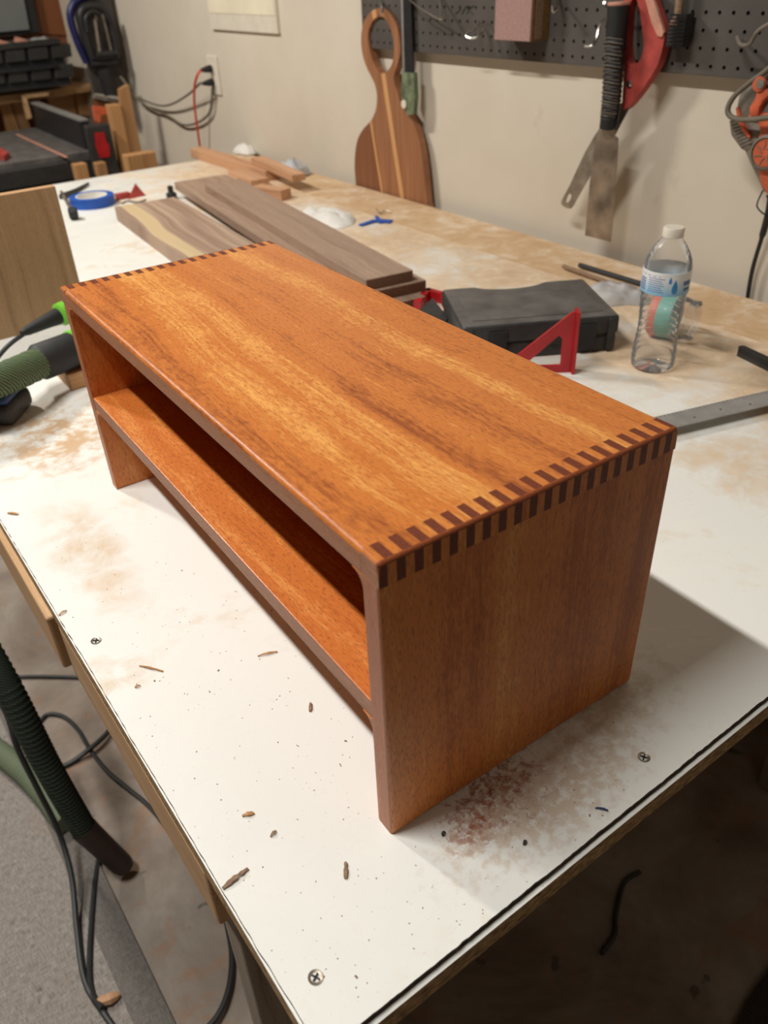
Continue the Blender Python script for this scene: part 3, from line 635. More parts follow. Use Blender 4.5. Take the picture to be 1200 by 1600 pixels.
def onlab(ang, z, r=0.0331): return bc + Vector((math.cos(ca + ang) * r, math.sin(ca + ang) * r, z))
def patch(b, a0, a1, z0, z1):
    n = 4
    for k in range(n):
        p, q = a0 + (a1 - a0) * k / n, a0 + (a1 - a0) * (k + 1) / n; b.faces.new([b.verts.new(onlab(*t)) for t in ((p, z0), (q, z0), (q, z1), (p, z1))])
def dropshape(b, a0, z0, s):
    pts = []
    for k in range(20):
        t = k / 20 * 2 * PI; pts.append(onlab(a0 + s * 0.55 * math.sin(t) * math.sin(t / 2) ** 1.2 / 0.033, z0 + s * math.cos(t)))
    b.faces.new([b.verts.new(p) for p in pts])
b = nb(); dropshape(b, 0.42, 0.130, 0.010); dropshape(b, 0.20, 0.139, 0.005); fin('drop_emblem', b, m_drop, lab)
b = nb()
for k in range(7): patch(b, -0.72, -0.02 - 0.06 * (k % 3), 0.1215 + k * 0.0030, 0.1223 + k * 0.0030)
fin('fine_print', b, m_ink, lab)
b = nb()
for k in range(5):
    for j in range(3): patch(b, -1.28 + j * 0.14, -1.18 + j * 0.14, 0.1210 + k * 0.0036, 0.1232 + k * 0.0036)
patch(b, -1.28, -0.2, 0.1425, 0.1432); fin('purple_print', b, m_ink2, lab)
b = nb()
for k in range(5): patch(b, 0.82 + k * 0.10, 0.89 + k * 0.10, 0.1300, 0.1360)
for k in range(4): patch(b, 0.86 + k * 0.10, 0.93 + k * 0.10, 0.1225, 0.1270)
fin('bold_print', b, m_ink, lab)

# clear jar lying on its side behind the bottle
ja = Vector((0.868, 0.468, TZ + 0.0345)); jd = Vector((0.30, -0.95, 0)).normalized()
jr = thing('plastic_jar', 'clear plastic jar lying on its side behind the water bottle, teal and coral bands', 'jar', (ja.x, ja.y, TZ))
jo = ja - jd * 0.004
b = nb(); lathe(b, [(0.018, 0.0), (0.029, 0.002), (0.033, 0.007), (0.0335, 0.011), (0.0335, 0.050), (0.031, 0.058), (0.029, 0.061), (0.029, 0.068)], jo, jd, 40, capends=False); fin('body', b, m_clear, jr, True)
b = nb(); lathe(b, [(0.0338, 0.018), (0.0340, 0.019), (0.0340, 0.040), (0.0338, 0.041)], jo, jd, 40, capends=False); fin('teal_band', b, m_teal, jr, True)
b = nb(); lathe(b, [(0.0334, 0.006), (0.0340, 0.007), (0.0340, 0.0175), (0.0338, 0.018)], jo, jd, 40, capends=False); fin('coral_band', b, m_coral, jr, True)
b = nb(); lathe(b, [(0.0265, 0.060), (0.0305, 0.061), (0.0305, 0.071), (0.0265, 0.072), (0.0265, 0.060)], jo, jd, 40, capends=False); fin('rim', b, m_clear, jr, True)

# pencils, knife, steel rule
b = nb(); tube(b, [T(905, 414, 0.007), T(1010, 446, 0.007)], 0.0045, 6); solo('black_pencil', b, m_rubber, 'long thin black pencil by the wall behind the black tool case', 'pencil', T(950, 428, 0))
b = nb(); tube(b, [T(880, 416, 0.007), T(990, 455, 0.007)], 0.0042, 8); solo('thin_dowel', b, m_chipd, 'thin dusty brown dowel lying just in front of the black pencil', 'dowel', T(950, 438, 0))
kn = thing('utility_knife', 'black-handled knife lying on the bench at the right photo border', 'knife', T(1200, 570, 0))
p = T(1157, 549, 0.006); q = T(1290, 613, 0.006); d = (q - p).normalized(); n_ = Vector((-d.y, d.x, 0)) * 0.0085
b = nb(); prism(b, [p - n_ * .7, q - n_, q + n_, p + n_ * .7, p + n_ * .2 - d * .003, p - n_ * .3 - d * .003], (0, 0, 0.008)); fin('handle', bev(b, 0.002, 2), m_rubber, kn)
b = nb(); prism(b, [q - n_ * .6, q + d * 0.05 - n_ * .6, q + d * 0.06 + n_ * .6, q + n_ * .6], (0, 0, 0.002)); fin('blade', b, m_steel, kn)
b = nb(); prism(b, [p - n_ * .7 + Vector((0, 0, -0.006)), q - n_ + Vector((0, 0, -0.006)), q + n_ + Vector((0, 0, -0.006)), p + n_ * .7 + Vector((0, 0, -0.006))], (0, 0, 0.006)); fin('handle_back', b, m_black, kn)
ra, rb = Vector((0.6435, 0.262)), Vector((1.010, 0.160)); dd = (rb - ra).normalized()
rl = thing('steel_ruler', 'wide dull grey steel ruler on the bench right of the desk shelf corner', 'ruler', (ra.x, ra.y, TZ), math.atan2(dd.y, dd.x))
RZ = 0.012
b = nb(); bx(b, (-0.05, -0.034, RZ), (0.36, 0.0, RZ + 0.0016)); fin('blade', bev(b, 0.0003, 1), m_dull, rl, local=True)
b = nb(); bx(b, (0.20, -0.032, 0.0), (0.36, -0.003, RZ)); bx(b, (-0.05, -0.032, 0.0), (-0.03, -0.003, RZ)); fin('stock', b, m_dull, rl, local=True)
b = nb()
for k in range(64): h = 0.006 if k % 8 == 0 else 0.0035; bx(b, (-0.045 + k * 0.0062, -0.0005 - h, RZ + 0.0012), (-0.0446 + k * 0.0062, -0.0005, RZ + 0.00175))
for k in range(8):
    c_ = -0.02 + k * 0.044; lathe(b, [(0.0016, 0), (0.0016, 0.0002)], (c_, -0.018 - 0.004 * (k % 2), RZ + 0.0016), (0, 0, 1), 10)
tag(fin('graduations', b, m_black, rl, local=True), kind='stuff')

# ------------------------------------------------------------------ chips, splinters and dust specks
def chip(u, v, ln, wd, ang, mat, name, label, cat='wood chip'):
    c = T(u, v, 0.0005); b = nb(); n = 9; tp_, bt = [], []
    for k in range(n): 
        t = k / (n - 1); w_ = wd * 0.75 * (0.45 + 0.55 * math.sin(PI * (0.12 + 0.8 * t))) * (1 + 0.9 * noise.noise(Vector((u, k * 1.7, 0)))); z = 0.0012 * math.sin(PI * t)
        tp_.append(Vector(((t - .5) * ln, w_ / 2 + 0.3 * wd * noise.noise(Vector((v, k * .7, 3))), z))); bt.append(Vector(((t - .5) * ln, -w_ / 2, z)))
    M = Matrix.Rotation(ang, 4, 'Z')
    lo = [c + M @ p for p in tp_] ; hi = [c + M @ p for p in bt]
    for k in range(n - 1):
        b.faces.new([b.verts.new(x) for x in (lo[k], lo[k + 1], hi[k + 1], hi[k])])
    bmesh.ops.remove_doubles(b, verts=b.verts, dist=1e-6); g_ = bmesh.ops.extrude_face_region(b, geom=list(b.faces))
    for q_ in g_['geom']:
        if isinstance(q_, bmesh.types.BMVert): q_.co.z += 0.0007
    return solo(name, b, mat, label, cat, (c.x, c.y, TZ), group='loose chips on the bench')
for a_ in ((236, 1045, 0.024, 0.0022, -0.95, m_chip, 'wood_splinter', 'thin reddish splinter right of the left bench screw'),
           (368, 1373, 0.021, 0.0042, 0.12, m_chipd, 'wood_shaving', 'brown shaving at the left bench edge below the splinter'),
           (418, 1022, 0.018, 0.0022, -0.35, m_chip, 'wood_sliver', 'pale sliver lying below the shadow of the inner shelf'),
           (540, 1360, 0.0125, 0.0036, 0.98, m_chipd, 'wood_chip', 'dark upright chip left of and below the near shelf foot'),
           (485, 1105, 0.010, 0.0028, 0.95, m_chipd, 'wood_chip', 'small dark chip in front of the inner shelf, nearest its edge'),
           (388, 1273, 0.009, 0.0032, -0.4, m_chip, 'wood_chip', 'curled tan chip above the brown shaving'),
           (427, 1303, 0.006, 0.0022, 0.3, m_chipd, 'wood_chip', 'tiny pointed chip right of the curled tan chip'),
           (20, 803, 0.014, 0.0045, -0.9, m_chip, 'wood_chip', 'orange-brown curl at the left photo border above the bench edge'),
           (98, 958, 0.009, 0.002, 0.3, m_chip, 'wood_chip', 'short orange sliver above the left bench screw, on the bench edge'),
           (215, 1073, 0.005, 0.002, -0.2, m_chip, 'wood_chip', 'tiny tan chip just below the thin reddish splinter'),
           (940, 1265, 0.009, 0.002, -0.9, m_navy, 'blue_fleck', 'small blue fleck left of and below the right bench screw'),
           (693, 1303, 0.004, 0.003, 0.5, m_rubber, 'dark_crumb', 'dark crumb beside the foot of the near side board'),
           (820, 1317, 0.004, 0.003, 0.5, m_rubber, 'dark_crumb', 'dark crumb between the reddish stains and the near bench edge')):
    chip(*a_)
b = nb()
for k in range(700):
    u, v = random.uniform(60, 1000), random.uniform(780, 1560)
    c = T(u, v, 0.0)
    if not (X0 + 0.005 < c.x < 0.6 and Y0 + 0.008 < c.y < 0.7): continue
    lx = Matrix.Rotation(-SR, 3, 'Z') @ Vector((c.x, c.y, 0))
    if -0.002 < lx.x < W + 0.002 and -0.004 < lx.y < TK + 0.004: continue
    s = random.uniform(0.0002, 0.00055) * (1.8 if random.random() < 0.05 else 1)
    M = Matrix.Translation(c) @ Matrix.Rotation(random.uniform(0, PI), 4, 'Z'); bx(b, (-s, -s * 0.6, 0), (s, s * 0.6, s * 0.6), M=M)
solo('sawdust_specks', b, m_chipd, 'fine brown sawdust specks scattered over the white bench top', 'sawdust', (0.1, 0.2, TZ), kind='stuff')

# ------------------------------------------------------------------ wall: pegboard and what hangs on it
pg = thing('pegboard', 'dark grey pegboard with rows of round holes on the right wall', 'pegboard', (XW, 1.0, 1.234))
PX = 1.135; py0, py1, pz0 = 0.33, 1.630, 1.234; pit_ = 0.0254; NY = int((py1 - py0) / pit_); NZ = 12; py1 = py0 + NY * pit_
b = nb(); vg = {}
for i in range(NY):
    for j in range(NZ):
        y0_, z0_ = py0 + i * pit_, pz0 + j * pit_; cy, cz = y0_ + pit_ / 2, z0_ + pit_ / 2
        A = []; B = []; B2 = []
        for k in range(8):
            t = k * PI / 4 + PI / 4; s_ = pit_ / 2; cx_, sx_ = math.cos(t), math.sin(t); m_ = max(abs(cx_), abs(sx_))
            A.append(b.verts.new((PX, cy + cx_ / m_ * s_, cz + sx_ / m_ * s_))); B.append(b.verts.new((PX, cy + cx_ * 0.0034, cz + sx_ * 0.0034))); B2.append(b.verts.new((PX + 0.005, cy + cx_ * 0.0034, cz + sx_ * 0.0034)))
        for k in range(8):
            l_ = (k + 1) % 8; b.faces.new((A[k], A[l_], B[l_], B[k])); b.faces.new((B[k], B[l_], B2[l_], B2[k]))
bmesh.ops.remove_doubles(b, verts=b.verts, dist=1e-5)
m_peg = plain('dark_pegboard', srgb(84, 79, 74), 0.65, 0, 0.14, 7)
fin('perforated_sheet', b, m_peg, pg)
b = nb(); ze = pz0 + NZ * pit_
bx(b, (PX, py0, pz0 - 0.001), (PX + 0.006, py1, pz0 + 0.0002)); bx(b, (PX, py1 - 0.0002, pz0), (PX + 0.006, py1 + 0.001, ze)); bx(b, (PX, py0 - 0.001, pz0), (PX + 0.006, py0, ze)); bx(b, (PX, py0, ze), (PX + 0.006, py1, ze + 0.001)); fin('sheet_rim', b, m_peg, pg)
b = nb(); bx(b, (PX + 0.0065, py0 + 0.005, pz0 + 0.004), (XW - 0.001, py1 - 0.005, ze - 0.004)); fin('backing', b, m_rubber, pg)  # black block added behind the sheet, stands in for shade inside the holes
b = nb()       # marker scribble
for (u0, v0), (u1, v1) in (((722, 22), (728, 10)), ((712, 22), (720, 14)), ((730, 22), (734, 9)), ((731, 16), (740, 9)), ((731, 16), (739, 22))):
    p, q = XP(u0, v0, PX - 0.0006), XP(u1, v1, PX - 0.0006); tube(b, [p, q], 0.0011, 5)
fin('marker_scribble', b, m_rubber, pg)
def hook(name, pts, r, label, grp='wire pegboard hooks', mat=None):
    b = nb(); P = spline([XP(u, v, x) for u, v, x in pts], 6); tube(b, P, r, 8); return solo(name, b, mat or m_chrome, label, 'hook', P[0], group=grp, smooth=True)
hook('wire_hook', [(747, 30, 1.130), (744, 44, 1.112), (730, 52, 1.09), (730, 58, 1.085), (742, 59, 1.09), (755, 48, 1.108), (760, 32, 1.130)], 0.0022, 'bright double-ended wire hook loop on the pegboard left of the pink sanding block')
hook('wire_hook', [(945, 30, 1.130), (938, 36, 1.10), (932, 62, 1.085), (925, 71, 1.075), (914, 72, 1.07)], 0.0022, 'straight wire peg hook left of the ribbed saw handle')
hook('wire_hook', [(952, 16, 1.130), (946, 8, 1.08), (944, 4, 1.07)], 0.0022, 'short wire peg holding up the ribbed saw handle')
hook('wire_hook', [(686, -8, 1.130), (689, 18, 1.10), (689, 30, 1.09)], 0.0024, 'upright wire peg just right of the bent wire')
hook('wire_hook', [(872, -6, 1.130), (871, 14, 1.10), (864, 18, 1.09), (863, 8, 1.085)], 0.0022, 'small wire hook right of the pink sanding block')
hook('wire_hook', [(594, 0, 1.130), (597, 12, 1.105), (597, 22, 1.095)], 0.003, 'wire peg that carries the cutting board')
hook('bent_wire', [(634, -6, 1.120), (650, 8, 1.11), (668, 20, 1.105), (689, 31, 1.10)], 0.0018, 'curved thin wire hanging between the steel strip and the upright peg')
hook('cord_hook', [(1152, 58, 1.130), (1158, 70, 1.10), (1172, 68, 1.09), (1185, 48, 1.08), (1215, 30, 1.08)], 0.003, 'dark curved hook above the orange sander', mat=m_greyp)

# cutting board with loop handle
cb = thing('cutting_board', 'long-handled striped wooden cutting board with a loop handle, hanging against the wall', 'cutting board', (1.14, 1.53, 0.82))
XB = 1.128
outl = [(580, 18), (590, 13), (603, 15), (613, 26), (621, 44), (625, 66), (625, 86), (619, 106), (615, 122), (620, 142), (628, 165), (642, 185), (651, 205), (658, 236), (663, 275), (667, 318), (672, 362), (557, 325), (556, 288), (554, 262), (555, 238), (559, 217), (568, 201), (580, 188), (587, 172), (589, 150), (585, 130), (575, 110), (568, 92), (564, 66), (566, 42), (572, 27)]
hole = [(585, 29), (592, 26), (600, 28), (607, 38), (612, 52), (615, 68), (615, 84), (613, 98), (608, 108), (603, 113), (599, 116), (596, 115), (592, 111), (588, 106), (583, 96), (579, 84), (577, 72), (575, 60), (576, 48), (580, 37)]
from mathutils.geometry import delaunay_2d_cdt
def holed(bm, out, inn, x, th):
    """solid plate with a hole from two pixel outlines lying on the plane x"""
    def dens(l, n=2):
        r_ = []
        for i in range(len(l)):
            a0 = Vector(l[i - 1]); a = Vector(l[i]); c_ = Vector(l[(i + 1) % len(l)]); d_ = Vector(l[(i + 2) % len(l)])
            for s in range(n):
                t = s / n; r_.append(0.5 * ((2 * a) + (c_ - a0) * t + (2 * a0 - 5 * a + 4 * c_ - d_) * t * t + (3 * a - a0 - 3 * c_ + d_) * t ** 3))
        return r_
    loops = [dens(l) for l in [out] + ([inn] if inn else [])]
    V = []; E = []; Fc = []
    for l in loops:
        s = len(V); q = [XP(p.x, p.y, x) for p in l]; V += [Vector((p.y, p.z)) for p in q]; Fc.append(list(range(s, len(V)))); E += [(s + i, s + (i + 1) % len(l)) for i in range(len(l))]
    r_ = delaunay_2d_cdt(V, E, [], 0, 1e-6)
    vs, es, fs = r_[0], r_[1], r_[2]
    O_ = [V[i] for i in Fc[0]]; I_ = [V[i] for i in Fc[1]] if inn else None
    def inside(p, poly):
        c_ = False
        for i in range(len(poly)):
            a, d_ = poly[i - 1], poly[i]
            if (a.y > p.y) != (d_.y > p.y) and p.x < (d_.x - a.x) * (p.y - a.y) / (d_.y - a.y) + a.x: c_ = not c_
        return c_
    A = [bm.verts.new((x, v.x, v.y)) for v in vs]; B = [bm.verts.new((x + th, v.x, v.y)) for v in vs]; cnt = {}
    for f in fs:
        c_ = sum((vs[i] for i in f), Vector((0, 0))) / len(f)
        if not inside(c_, O_) or (I_ and inside(c_, I_)): continue
        bm.faces.new([A[i] for i in f]); bm.faces.new([B[i] for i in f][::-1])
        for i in range(len(f)):
            e = (f[i], f[(i + 1) % len(f)]); cnt[tuple(sorted(e))] = cnt.get(tuple(sorted(e)), 0) + 1
    for (i, j), n in cnt.items():
        if n == 1: bm.faces.new((A[i], A[j], B[j], B[i]))
    bmesh.ops.delete(bm, geom=[v for v in bm.verts if not v.link_faces], context='VERTS')
a = N('striped_board_wood'); v = a.obj(False); x_, y_, z_ = a.sep(v)
g_ = a.noise(a.comb(a.math('MULTIPLY', y_, 110), x_, a.math('MULTIPLY', z_, 4)), 1.0, 4)
bc1 = a.ramp(g_, [(0.3, srgb(134, 88, 58)), (0.7, srgb(166, 116, 80))])
# local y runs leftwards in the photo; board narrows upward so the strips are straight and upright
def strip(c0, sl, hw):
    d_ = a.math('ABSOLUTE', a.math('SUBTRACT', a.math('ADD', y_, a.math('MULTIPLY', z_, sl)), c0)); return a.math('LESS_THAN', d_, hw)
bc2 = a.mix(strip(-0.078, -0.23, 0.0085), bc1, srgb(206, 156, 104))
bc2 = a.mix(a.math('MULTIPLY', strip(0.011, -0.23, 0.0040), a.math('LESS_THAN', z_, 0.27)), bc2, srgb(206, 156, 104))
bc2 = a.mix(a.math('MULTIPLY', a.math('GREATER_THAN', a.math('SUBTRACT', y_, a.math('MULTIPLY', z_, 0.23)), 0.015), a.math('LESS_THAN', z_, 0.30)), bc2, a.mix(0.6, bc1, srgb(112, 66, 42)))
m_cb = a.out(bc2, 0.55, g_, 0.1, 0.001)
b = nb(); holed(b, outl, hole, XB, 0.019); bmesh.ops.recalc_face_normals(b, faces=b.faces)
fin('board', b, m_cb, cb, True)
b = nb(); lathe(b, [(0.0016, 0), (0.0016, 0.004)], XP(590, 24, XB - 0.003), (1, 0, 0), 8); fin('brad', b, m_greyp, cb)

# steel strip with green sleeve beside it
gs = thing('hanging_saw_file', 'narrow grey steel strip with a green sleeve, hanging beside the cutting board', 'file', XP(635, 180, 1.12))
b = nb(); q = [(628, -10), (642, -10), (648, 180), (631, 170)]; prism(b, [XP(u, v, 1.122) for u, v in [(626, -12), (641, -12), (646, 118), (629, 116)]], (0.004, 0, 0)); fin('blade', b, m_blackm, gs)
b = nb(); prism(b, [XP(u, v, 1.1205) for u, v in [(626, -12), (629, -12), (632, 116), (629.5, 116)]], (0.002, 0, 0)); fin('bright_edge', b, m_dull, gs)
b = nb(); prism(b, [XP(u, v, 1.117) for u, v in [(628, 113), (646, 114), (648, 152), (646, 178), (636, 180), (627, 150)]], (0.012, 0, 0)); m_grn = plain('worn_green_paint', srgb(112, 126, 96), 0.6, 0, 0.3, 60)
tag(fin('sleeve', bev(b, 0.003, 2), m_grn, gs), 'worn green sleeve')
b = nb(); lathe(b, [(0.004, 0), (0.0095, 0.001), (0.0095, 0.003), (0.004, 0.004)], XP(630, 163, 1.112), (1, 0, 0), 20); fin('tag_disc', b, m_wplast, gs, True)

# pink-faced sanding block on the pegboard
sb = thing('sanding_block', 'thick block with a pink sanding face, hung at the pegboard top', 'sanding block', XP(812, 65, 1.10))
bx0, bx1 = 1.085, 1.133
f0, f1 = XP(774, 0, bx0), XP(828, 66, bx0)
b = nb(); bx(b, (bx0 + 0.004, f1.y, f1.z), (bx1, f0.y, f1.z + 0.19)); fin('core', bev(b, 0.003, 1), m_ochre, sb)
b = nb(); bx(b, (bx0, f1.y + 0.001, f1.z + 0.001), (bx0 + 0.004, f0.y - 0.001, f1.z + 0.189)); fin('sanding_face', b, m_dustpink, sb)
b = nb(); bx(b, (bx0 + 0.012, f1.y - 0.0006, f1.z + 0.004), (bx0 + 0.03, f1.y + 0.0001, f1.z + 0.186)); fin('dark_ply', b, m_chipd, sb)

# pull saw with ribbed black handle
ps = thing('pull_saw', 'pull saw with black ribbed handle above and wide worn steel blade pointing down', 'saw', XP(950, 200, 1.085))
hs = [XP(967, 6, 1.085), XP(960, 90, 1.085), XP(955, 160, 1.087), XP(950, 200, 1.09)]
P = spline(hs, 26); rr = []
for i in range(len(P)): t = i / (len(P) - 1); rr.append((0.0185 - 0.003 * t) * (1 if t < 0.2 or t > 0.85 else (1.0 + 0.07 * (1 if i % 3 == 0 else -0.5))))
b = nb(); tube(b, P, rr, 18); fin('handle', b, m_rubber, ps, True)
b = nb(); lathe(b, [(0.0175, -0.004), (0.0195, 0.0), (0.0185, 0.003)], hs[0], (0, 0.02, 1), 20); tag(fin('handle_cap', b, m_blush, ps, True), 'pale cap on the handle end')
for i in range(24):
    k = 16 + int(i * 2.1)
    if k + 1 >= len(P): break
    b = nb(); c_ = P[k]; rad = rr[k] + 0.0006
    tube(b, [c_ + Vector((-rad * math.cos(t), rad * math.sin(t), 0.0035 * (1 - abs(t) / 1.35) - 0.002)) for t in [(-1.35 + 2.7 * s_ / 8) for s_ in range(9)]], 0.0009, 4); fin('grip_rib', b, m_greyp, ps, True)
b = nb(); prism(b, [XP(u, v, 1.089) for u, v in [(946, 168), (967, 168), (964, 196), (958, 203), (947, 203), (942, 192)]], (0.006, 0, 0)); fin('blade_clamp', bev(b, 0.0015, 1), m_blackm, ps)
b = nb(); prism(b, [XP(u, v, 1.094) for u, v in [(944, 198), (960, 200), (961, 212), (966, 216), (962, 290), (954, 378), (914, 368), (922, 280), (930, 222)]], (0.0012, 0, 0))
m_blade = plain('smudged_saw_blade', srgb(158, 142, 124), 0.45, 0.6, 0.35, 14)
fin('blade', b, m_blade, ps)

# red-handled hand saw behind the pull saw
rs = thing('hand_saw', 'red-handled hand saw hanging behind the pull saw, its narrow blade pointing down left', 'saw', XP(990, 120, 1.11))
b = nb(); holed(b, [(978, -25), (1012, -20), (1024, 10), (1037, 48), (1037, 66), (1028, 100), (1010, 130), (992, 155), (978, 170), (972, 168), (974, 130), (975, 108), (974, 96), (972, 60), (974, 0)],
            [(993, -5), (1000, 20), (1004, 50), (1006, 74), (1001, 92), (995, 100), (986, 100), (981, 94), (979, 70), (981, 30), (985, 5)], 1.107, 0.018)
bmesh.ops.recalc_face_normals(b, faces=b.faces); fin('handle', b, m_dred, rs, True)
b = nb(); prism(b, [XP(u, v, 1.103) for u, v in [(1003, -22), (1014, -18), (1026, 14), (1037, 50), (1034, 58), (1027, 56), (1018, 36), (1011, 10)]], (0.006, 0, 0)); tag(fin('handle_edge', bev(b, 0.002, 2), m_blush, rs), 'worn pale strip along the handle')
b = nb(); lathe(b, [(0.0055, 0), (0.0055, 0.003), (0.003, 0.004)], XP(984, 131, 1.1065), (-1, 0, 0), 16); fin('blade_bolt', b, m_chrome, rs, True)
b = nb(); ph = [(884, 316), (888, 303), (894, 304), (890, 318)]
holed(b, [(972, 160), (986, 162), (972, 190), (955, 222), (925, 270), (902, 310), (892, 326), (880, 322), (877, 314), (890, 290), (915, 236), (940, 195), (955, 175)], [(889, 303), (893, 305), (891, 312), (887, 317), (884, 315), (886, 308)], 1.112, 0.0012)
fin('blade', b, m_steel, rs)

# wire brush
br = thing('wire_brush', 'dark wire brush hanging bristles down on the pegboard right of the red saw handle', 'brush', XP(1055, 60, 1.11))
b = nb(); tube(b, [XP(1066, -30, 1.115), XP(1060, 22, 1.115), XP(1056, 38, 1.115)], [0.007, 0.007, 0.011], 12); fin('handle', b, m_chipd, br, True)
b = nb(); bx(b, (1.108, XP(1068, 60, 1.108).y, 1.275), (1.128, XP(1042, 60, 1.108).y, 1.322)); fin('block', bev(b, 0.002, 1), m_black, br)
b = nb()
for i in range(7):
    for j in range(9):
        y_0 = XP(1068, 60, 1.1).y + i * 0.0048; z_0 = 1.276 + j * 0.0055; bx(b, (1.096, y_0, z_0), (1.109, y_0 + 0.0016, z_0 + 0.0016))
tag(fin('bristles', b, m_black, br), kind='stuff')

# dusty orange sander hanging at the right border
os_ = thing('orange_sander', 'dusty orange and grey power tool hanging by its coiled cord at the right photo border', 'power tool', XP(1185, 200, 1.11))
def xpoly(name, pts, x, th, mat, par, be=0.003, sm=True, seg=2):
    b = nb(); prism(b, [XP(u, v, x) for u, v in pts], (th, 0, 0)); bmesh.ops.recalc_face_normals(b, faces=b.faces); bev(b, be, seg); return fin(name, b, mat, par, sm)
xpoly('housing', [(1152, 148), (1168, 128), (1200, 104), (1250, 90), (1270, 200), (1250, 300), (1215, 320), (1190, 300), (1172, 262), (1160, 235), (1150, 205), (1147, 175)], 1.085, 0.05, m_greyp, os_, 0.008)
xpoly('orange_shell', [(1177, 236), (1186, 205), (1182, 190), (1160, 188), (1170, 178), (1200, 176), (1250, 180), (1255, 250), (1240, 310), (1206, 318), (1188, 290)], 1.079, 0.03, m_orange, os_, 0.005)
xpoly('orange_trim', [(1149, 168), (1153, 168), (1158, 188), (1172, 212), (1170, 218), (1160, 205), (1152, 190)], 1.080, 0.01, m_orange, os_, 0.001)
xpoly('trigger_loop', [(1180, 140), (1196, 138), (1204, 146), (1192, 158), (1186, 168), (1184, 182), (1170, 182), (1170, 168), (1180, 152)], 1.074, 0.014, m_orange, os_, 0.003)
b = nb(); lathe(b, [(0.0105, 0), (0.0105, 0.004), (0.006, 0.005)], XP(1188, 131, 1.075), (-1, 0, 0), 24); o = fin('lock_button', b, m_orange, os_, True)
b = nb(); lathe(b, [(0.0065, 0), (0.0065, 0.001)], XP(1188, 131, 1.0695), (-1, 0, 0), 24); fin('button_centre', b, m_greyp, o, True)
xpoly('dust_port', [(1137, 186), (1150, 184), (1178, 222), (1168, 240), (1156, 234), (1140, 212)], 1.083, 0.03, m_greyp, os_, 0.006)
b = nb()
for k in range(9):
    t = k / 8; p_ = XP(1140 + 18 * t, 190 + 40 * t, 1.0825); q_ = XP(1152 + 24 * t, 186 + 36 * t, 1.0825); tube(b, [p_, q_], 0.0009, 5)
fin('port_rib', b, m_cord, os_)
b = nb(); c_ = XP(1200, 238, 1.078); lathe(b, [(0.026, 0), (0.026, 0.007), (0.022, 0.010), (0.021, 0.007), (0.0, 0.007)], c_, (-1, 0, 0), 32, capends=False); vn = fin('vent_disc', b, m_greyp, os_, True)
b = nb(); lathe(b, [(0.020, 0), (0.020, 0.001)], c_ - Vector((0.0072, 0, 0)), (-1, 0, 0), 28); fin('vent_plate', b, m_orange, vn)
b = nb()
for k in range(7):
    an = k * PI / 3.5; e_ = Vector((0, math.cos(an), math.sin(an))); f_ = Vector((0, math.cos(an + .5), math.sin(an + .5))); tube(b, spline([c_ - Vector((0.0085, 0, 0)) + e_ * 0.006, c_ - Vector((0.0085, 0, 0)) + f_ * 0.012, c_ - Vector((0.0085, 0, 0)) + f_ * 0.018], 3), 0.0012, 5)
fin('vent_slot', b, m_chipd, vn)
b = nb(); P = spline([XP(1240, 70, 1.085), XP(1200, 108, 1.078), XP(1168, 132, 1.072), XP(1146, 152, 1.068), XP(1137, 172, 1.066), XP(1145, 184, 1.064), XP(1168, 187, 1.062), XP(1205, 183, 1.062), XP(1245, 175, 1.07)], 8); tube(b, P, 0.0042, 10); tag(fin('cord_loop', b, m_cord, os_, True), 'dusty cord wound around the tool')
b = nb(); P = spline([XP(1192, 298, 1.12), XP(1184, 315, 1.125), XP(1184, 325, 1.125), XP(1196, 335, 1.12), XP(1205, 325, 1.12), XP(1198, 305, 1.12)], 8); tube(b, P, 0.0014, 6); fin('wire_tie', b, m_rubber, os_, True)
b = nb(); P = spline([XP(1206, 300, 1.12), XP(1200, 335, 1.128), XP(1190, 372, 1.140), XP(1176, 420, 1.145), XP(1168, 466, 1.146), XP(1166, 500, 1.146), XP(1163, 540, 1.146)], 8)
tube(b, P, [0.0055 if i < 16 else 0.0036 for i in range(len(P))], 10); fin('power_cord', b, m_cable, os_, True)

# framed paper panel and outlet on the wall
A = (2.078, 1.248); B = (2.512, 1.70)
wp_ = thing('wall_chart', 'pale framed paper chart on the wall above and left of the cutting board', 'wall chart', (XW, 2.3, 1.248))
b = nb(); bx(b, (XW - 0.010, A[0], A[1]), (XW - 0.0005, B[0], B[1])); fin('backing', bev(b, 0.001, 1), m_wplast, wp_)
b = nb(); bx(b, (XW - 0.0115, A[0] + 0.004, A[1] + 0.045), (XW - 0.0100, B[0] - 0.008, B[1] - 0.02)); fin('paper', b, m_paper, wp_)
ol = thing('wall_outlet', 'beige double wall outlet with two black plugs in it, left of the paper chart', 'outlet', (XW, 2.55, 1.05))
fin('cover_plate', rbox((XW - 0.006, 2.513, 1.053), (XW - 0.0005, 2.590, 1.170), 0.002, 2), m_wplast, ol)
for zc in (1.132, 1.092): fin('socket', rbox((XW - 0.008, 2.535, zc - 0.014), (XW - 0.005, 2.570, zc + 0.014), 0.0012, 1), m_wplast, ol)
def plug(z, name, label, pts, rad, mat):
    c_ = Vector((XW - 0.009, 2.553, z)); t_ = thing(name, label, 'cord', c_)
    b = nb(); lathe(b, [(0.011, 0), (0.012, 0.004), (0.010, 0.018), (0.006, 0.034), (0.004, 0.04)], c_, (-1, 0.1, -0.05), 20); fin('plug', b, m_rubber, t_, True)
    b = nb(); P = spline([c_ + Vector((-0.036, 0.003, -0.002))] + pts, 10); tube(b, P, rad, 10); fin('cord', b, mat, t_, True); return t_
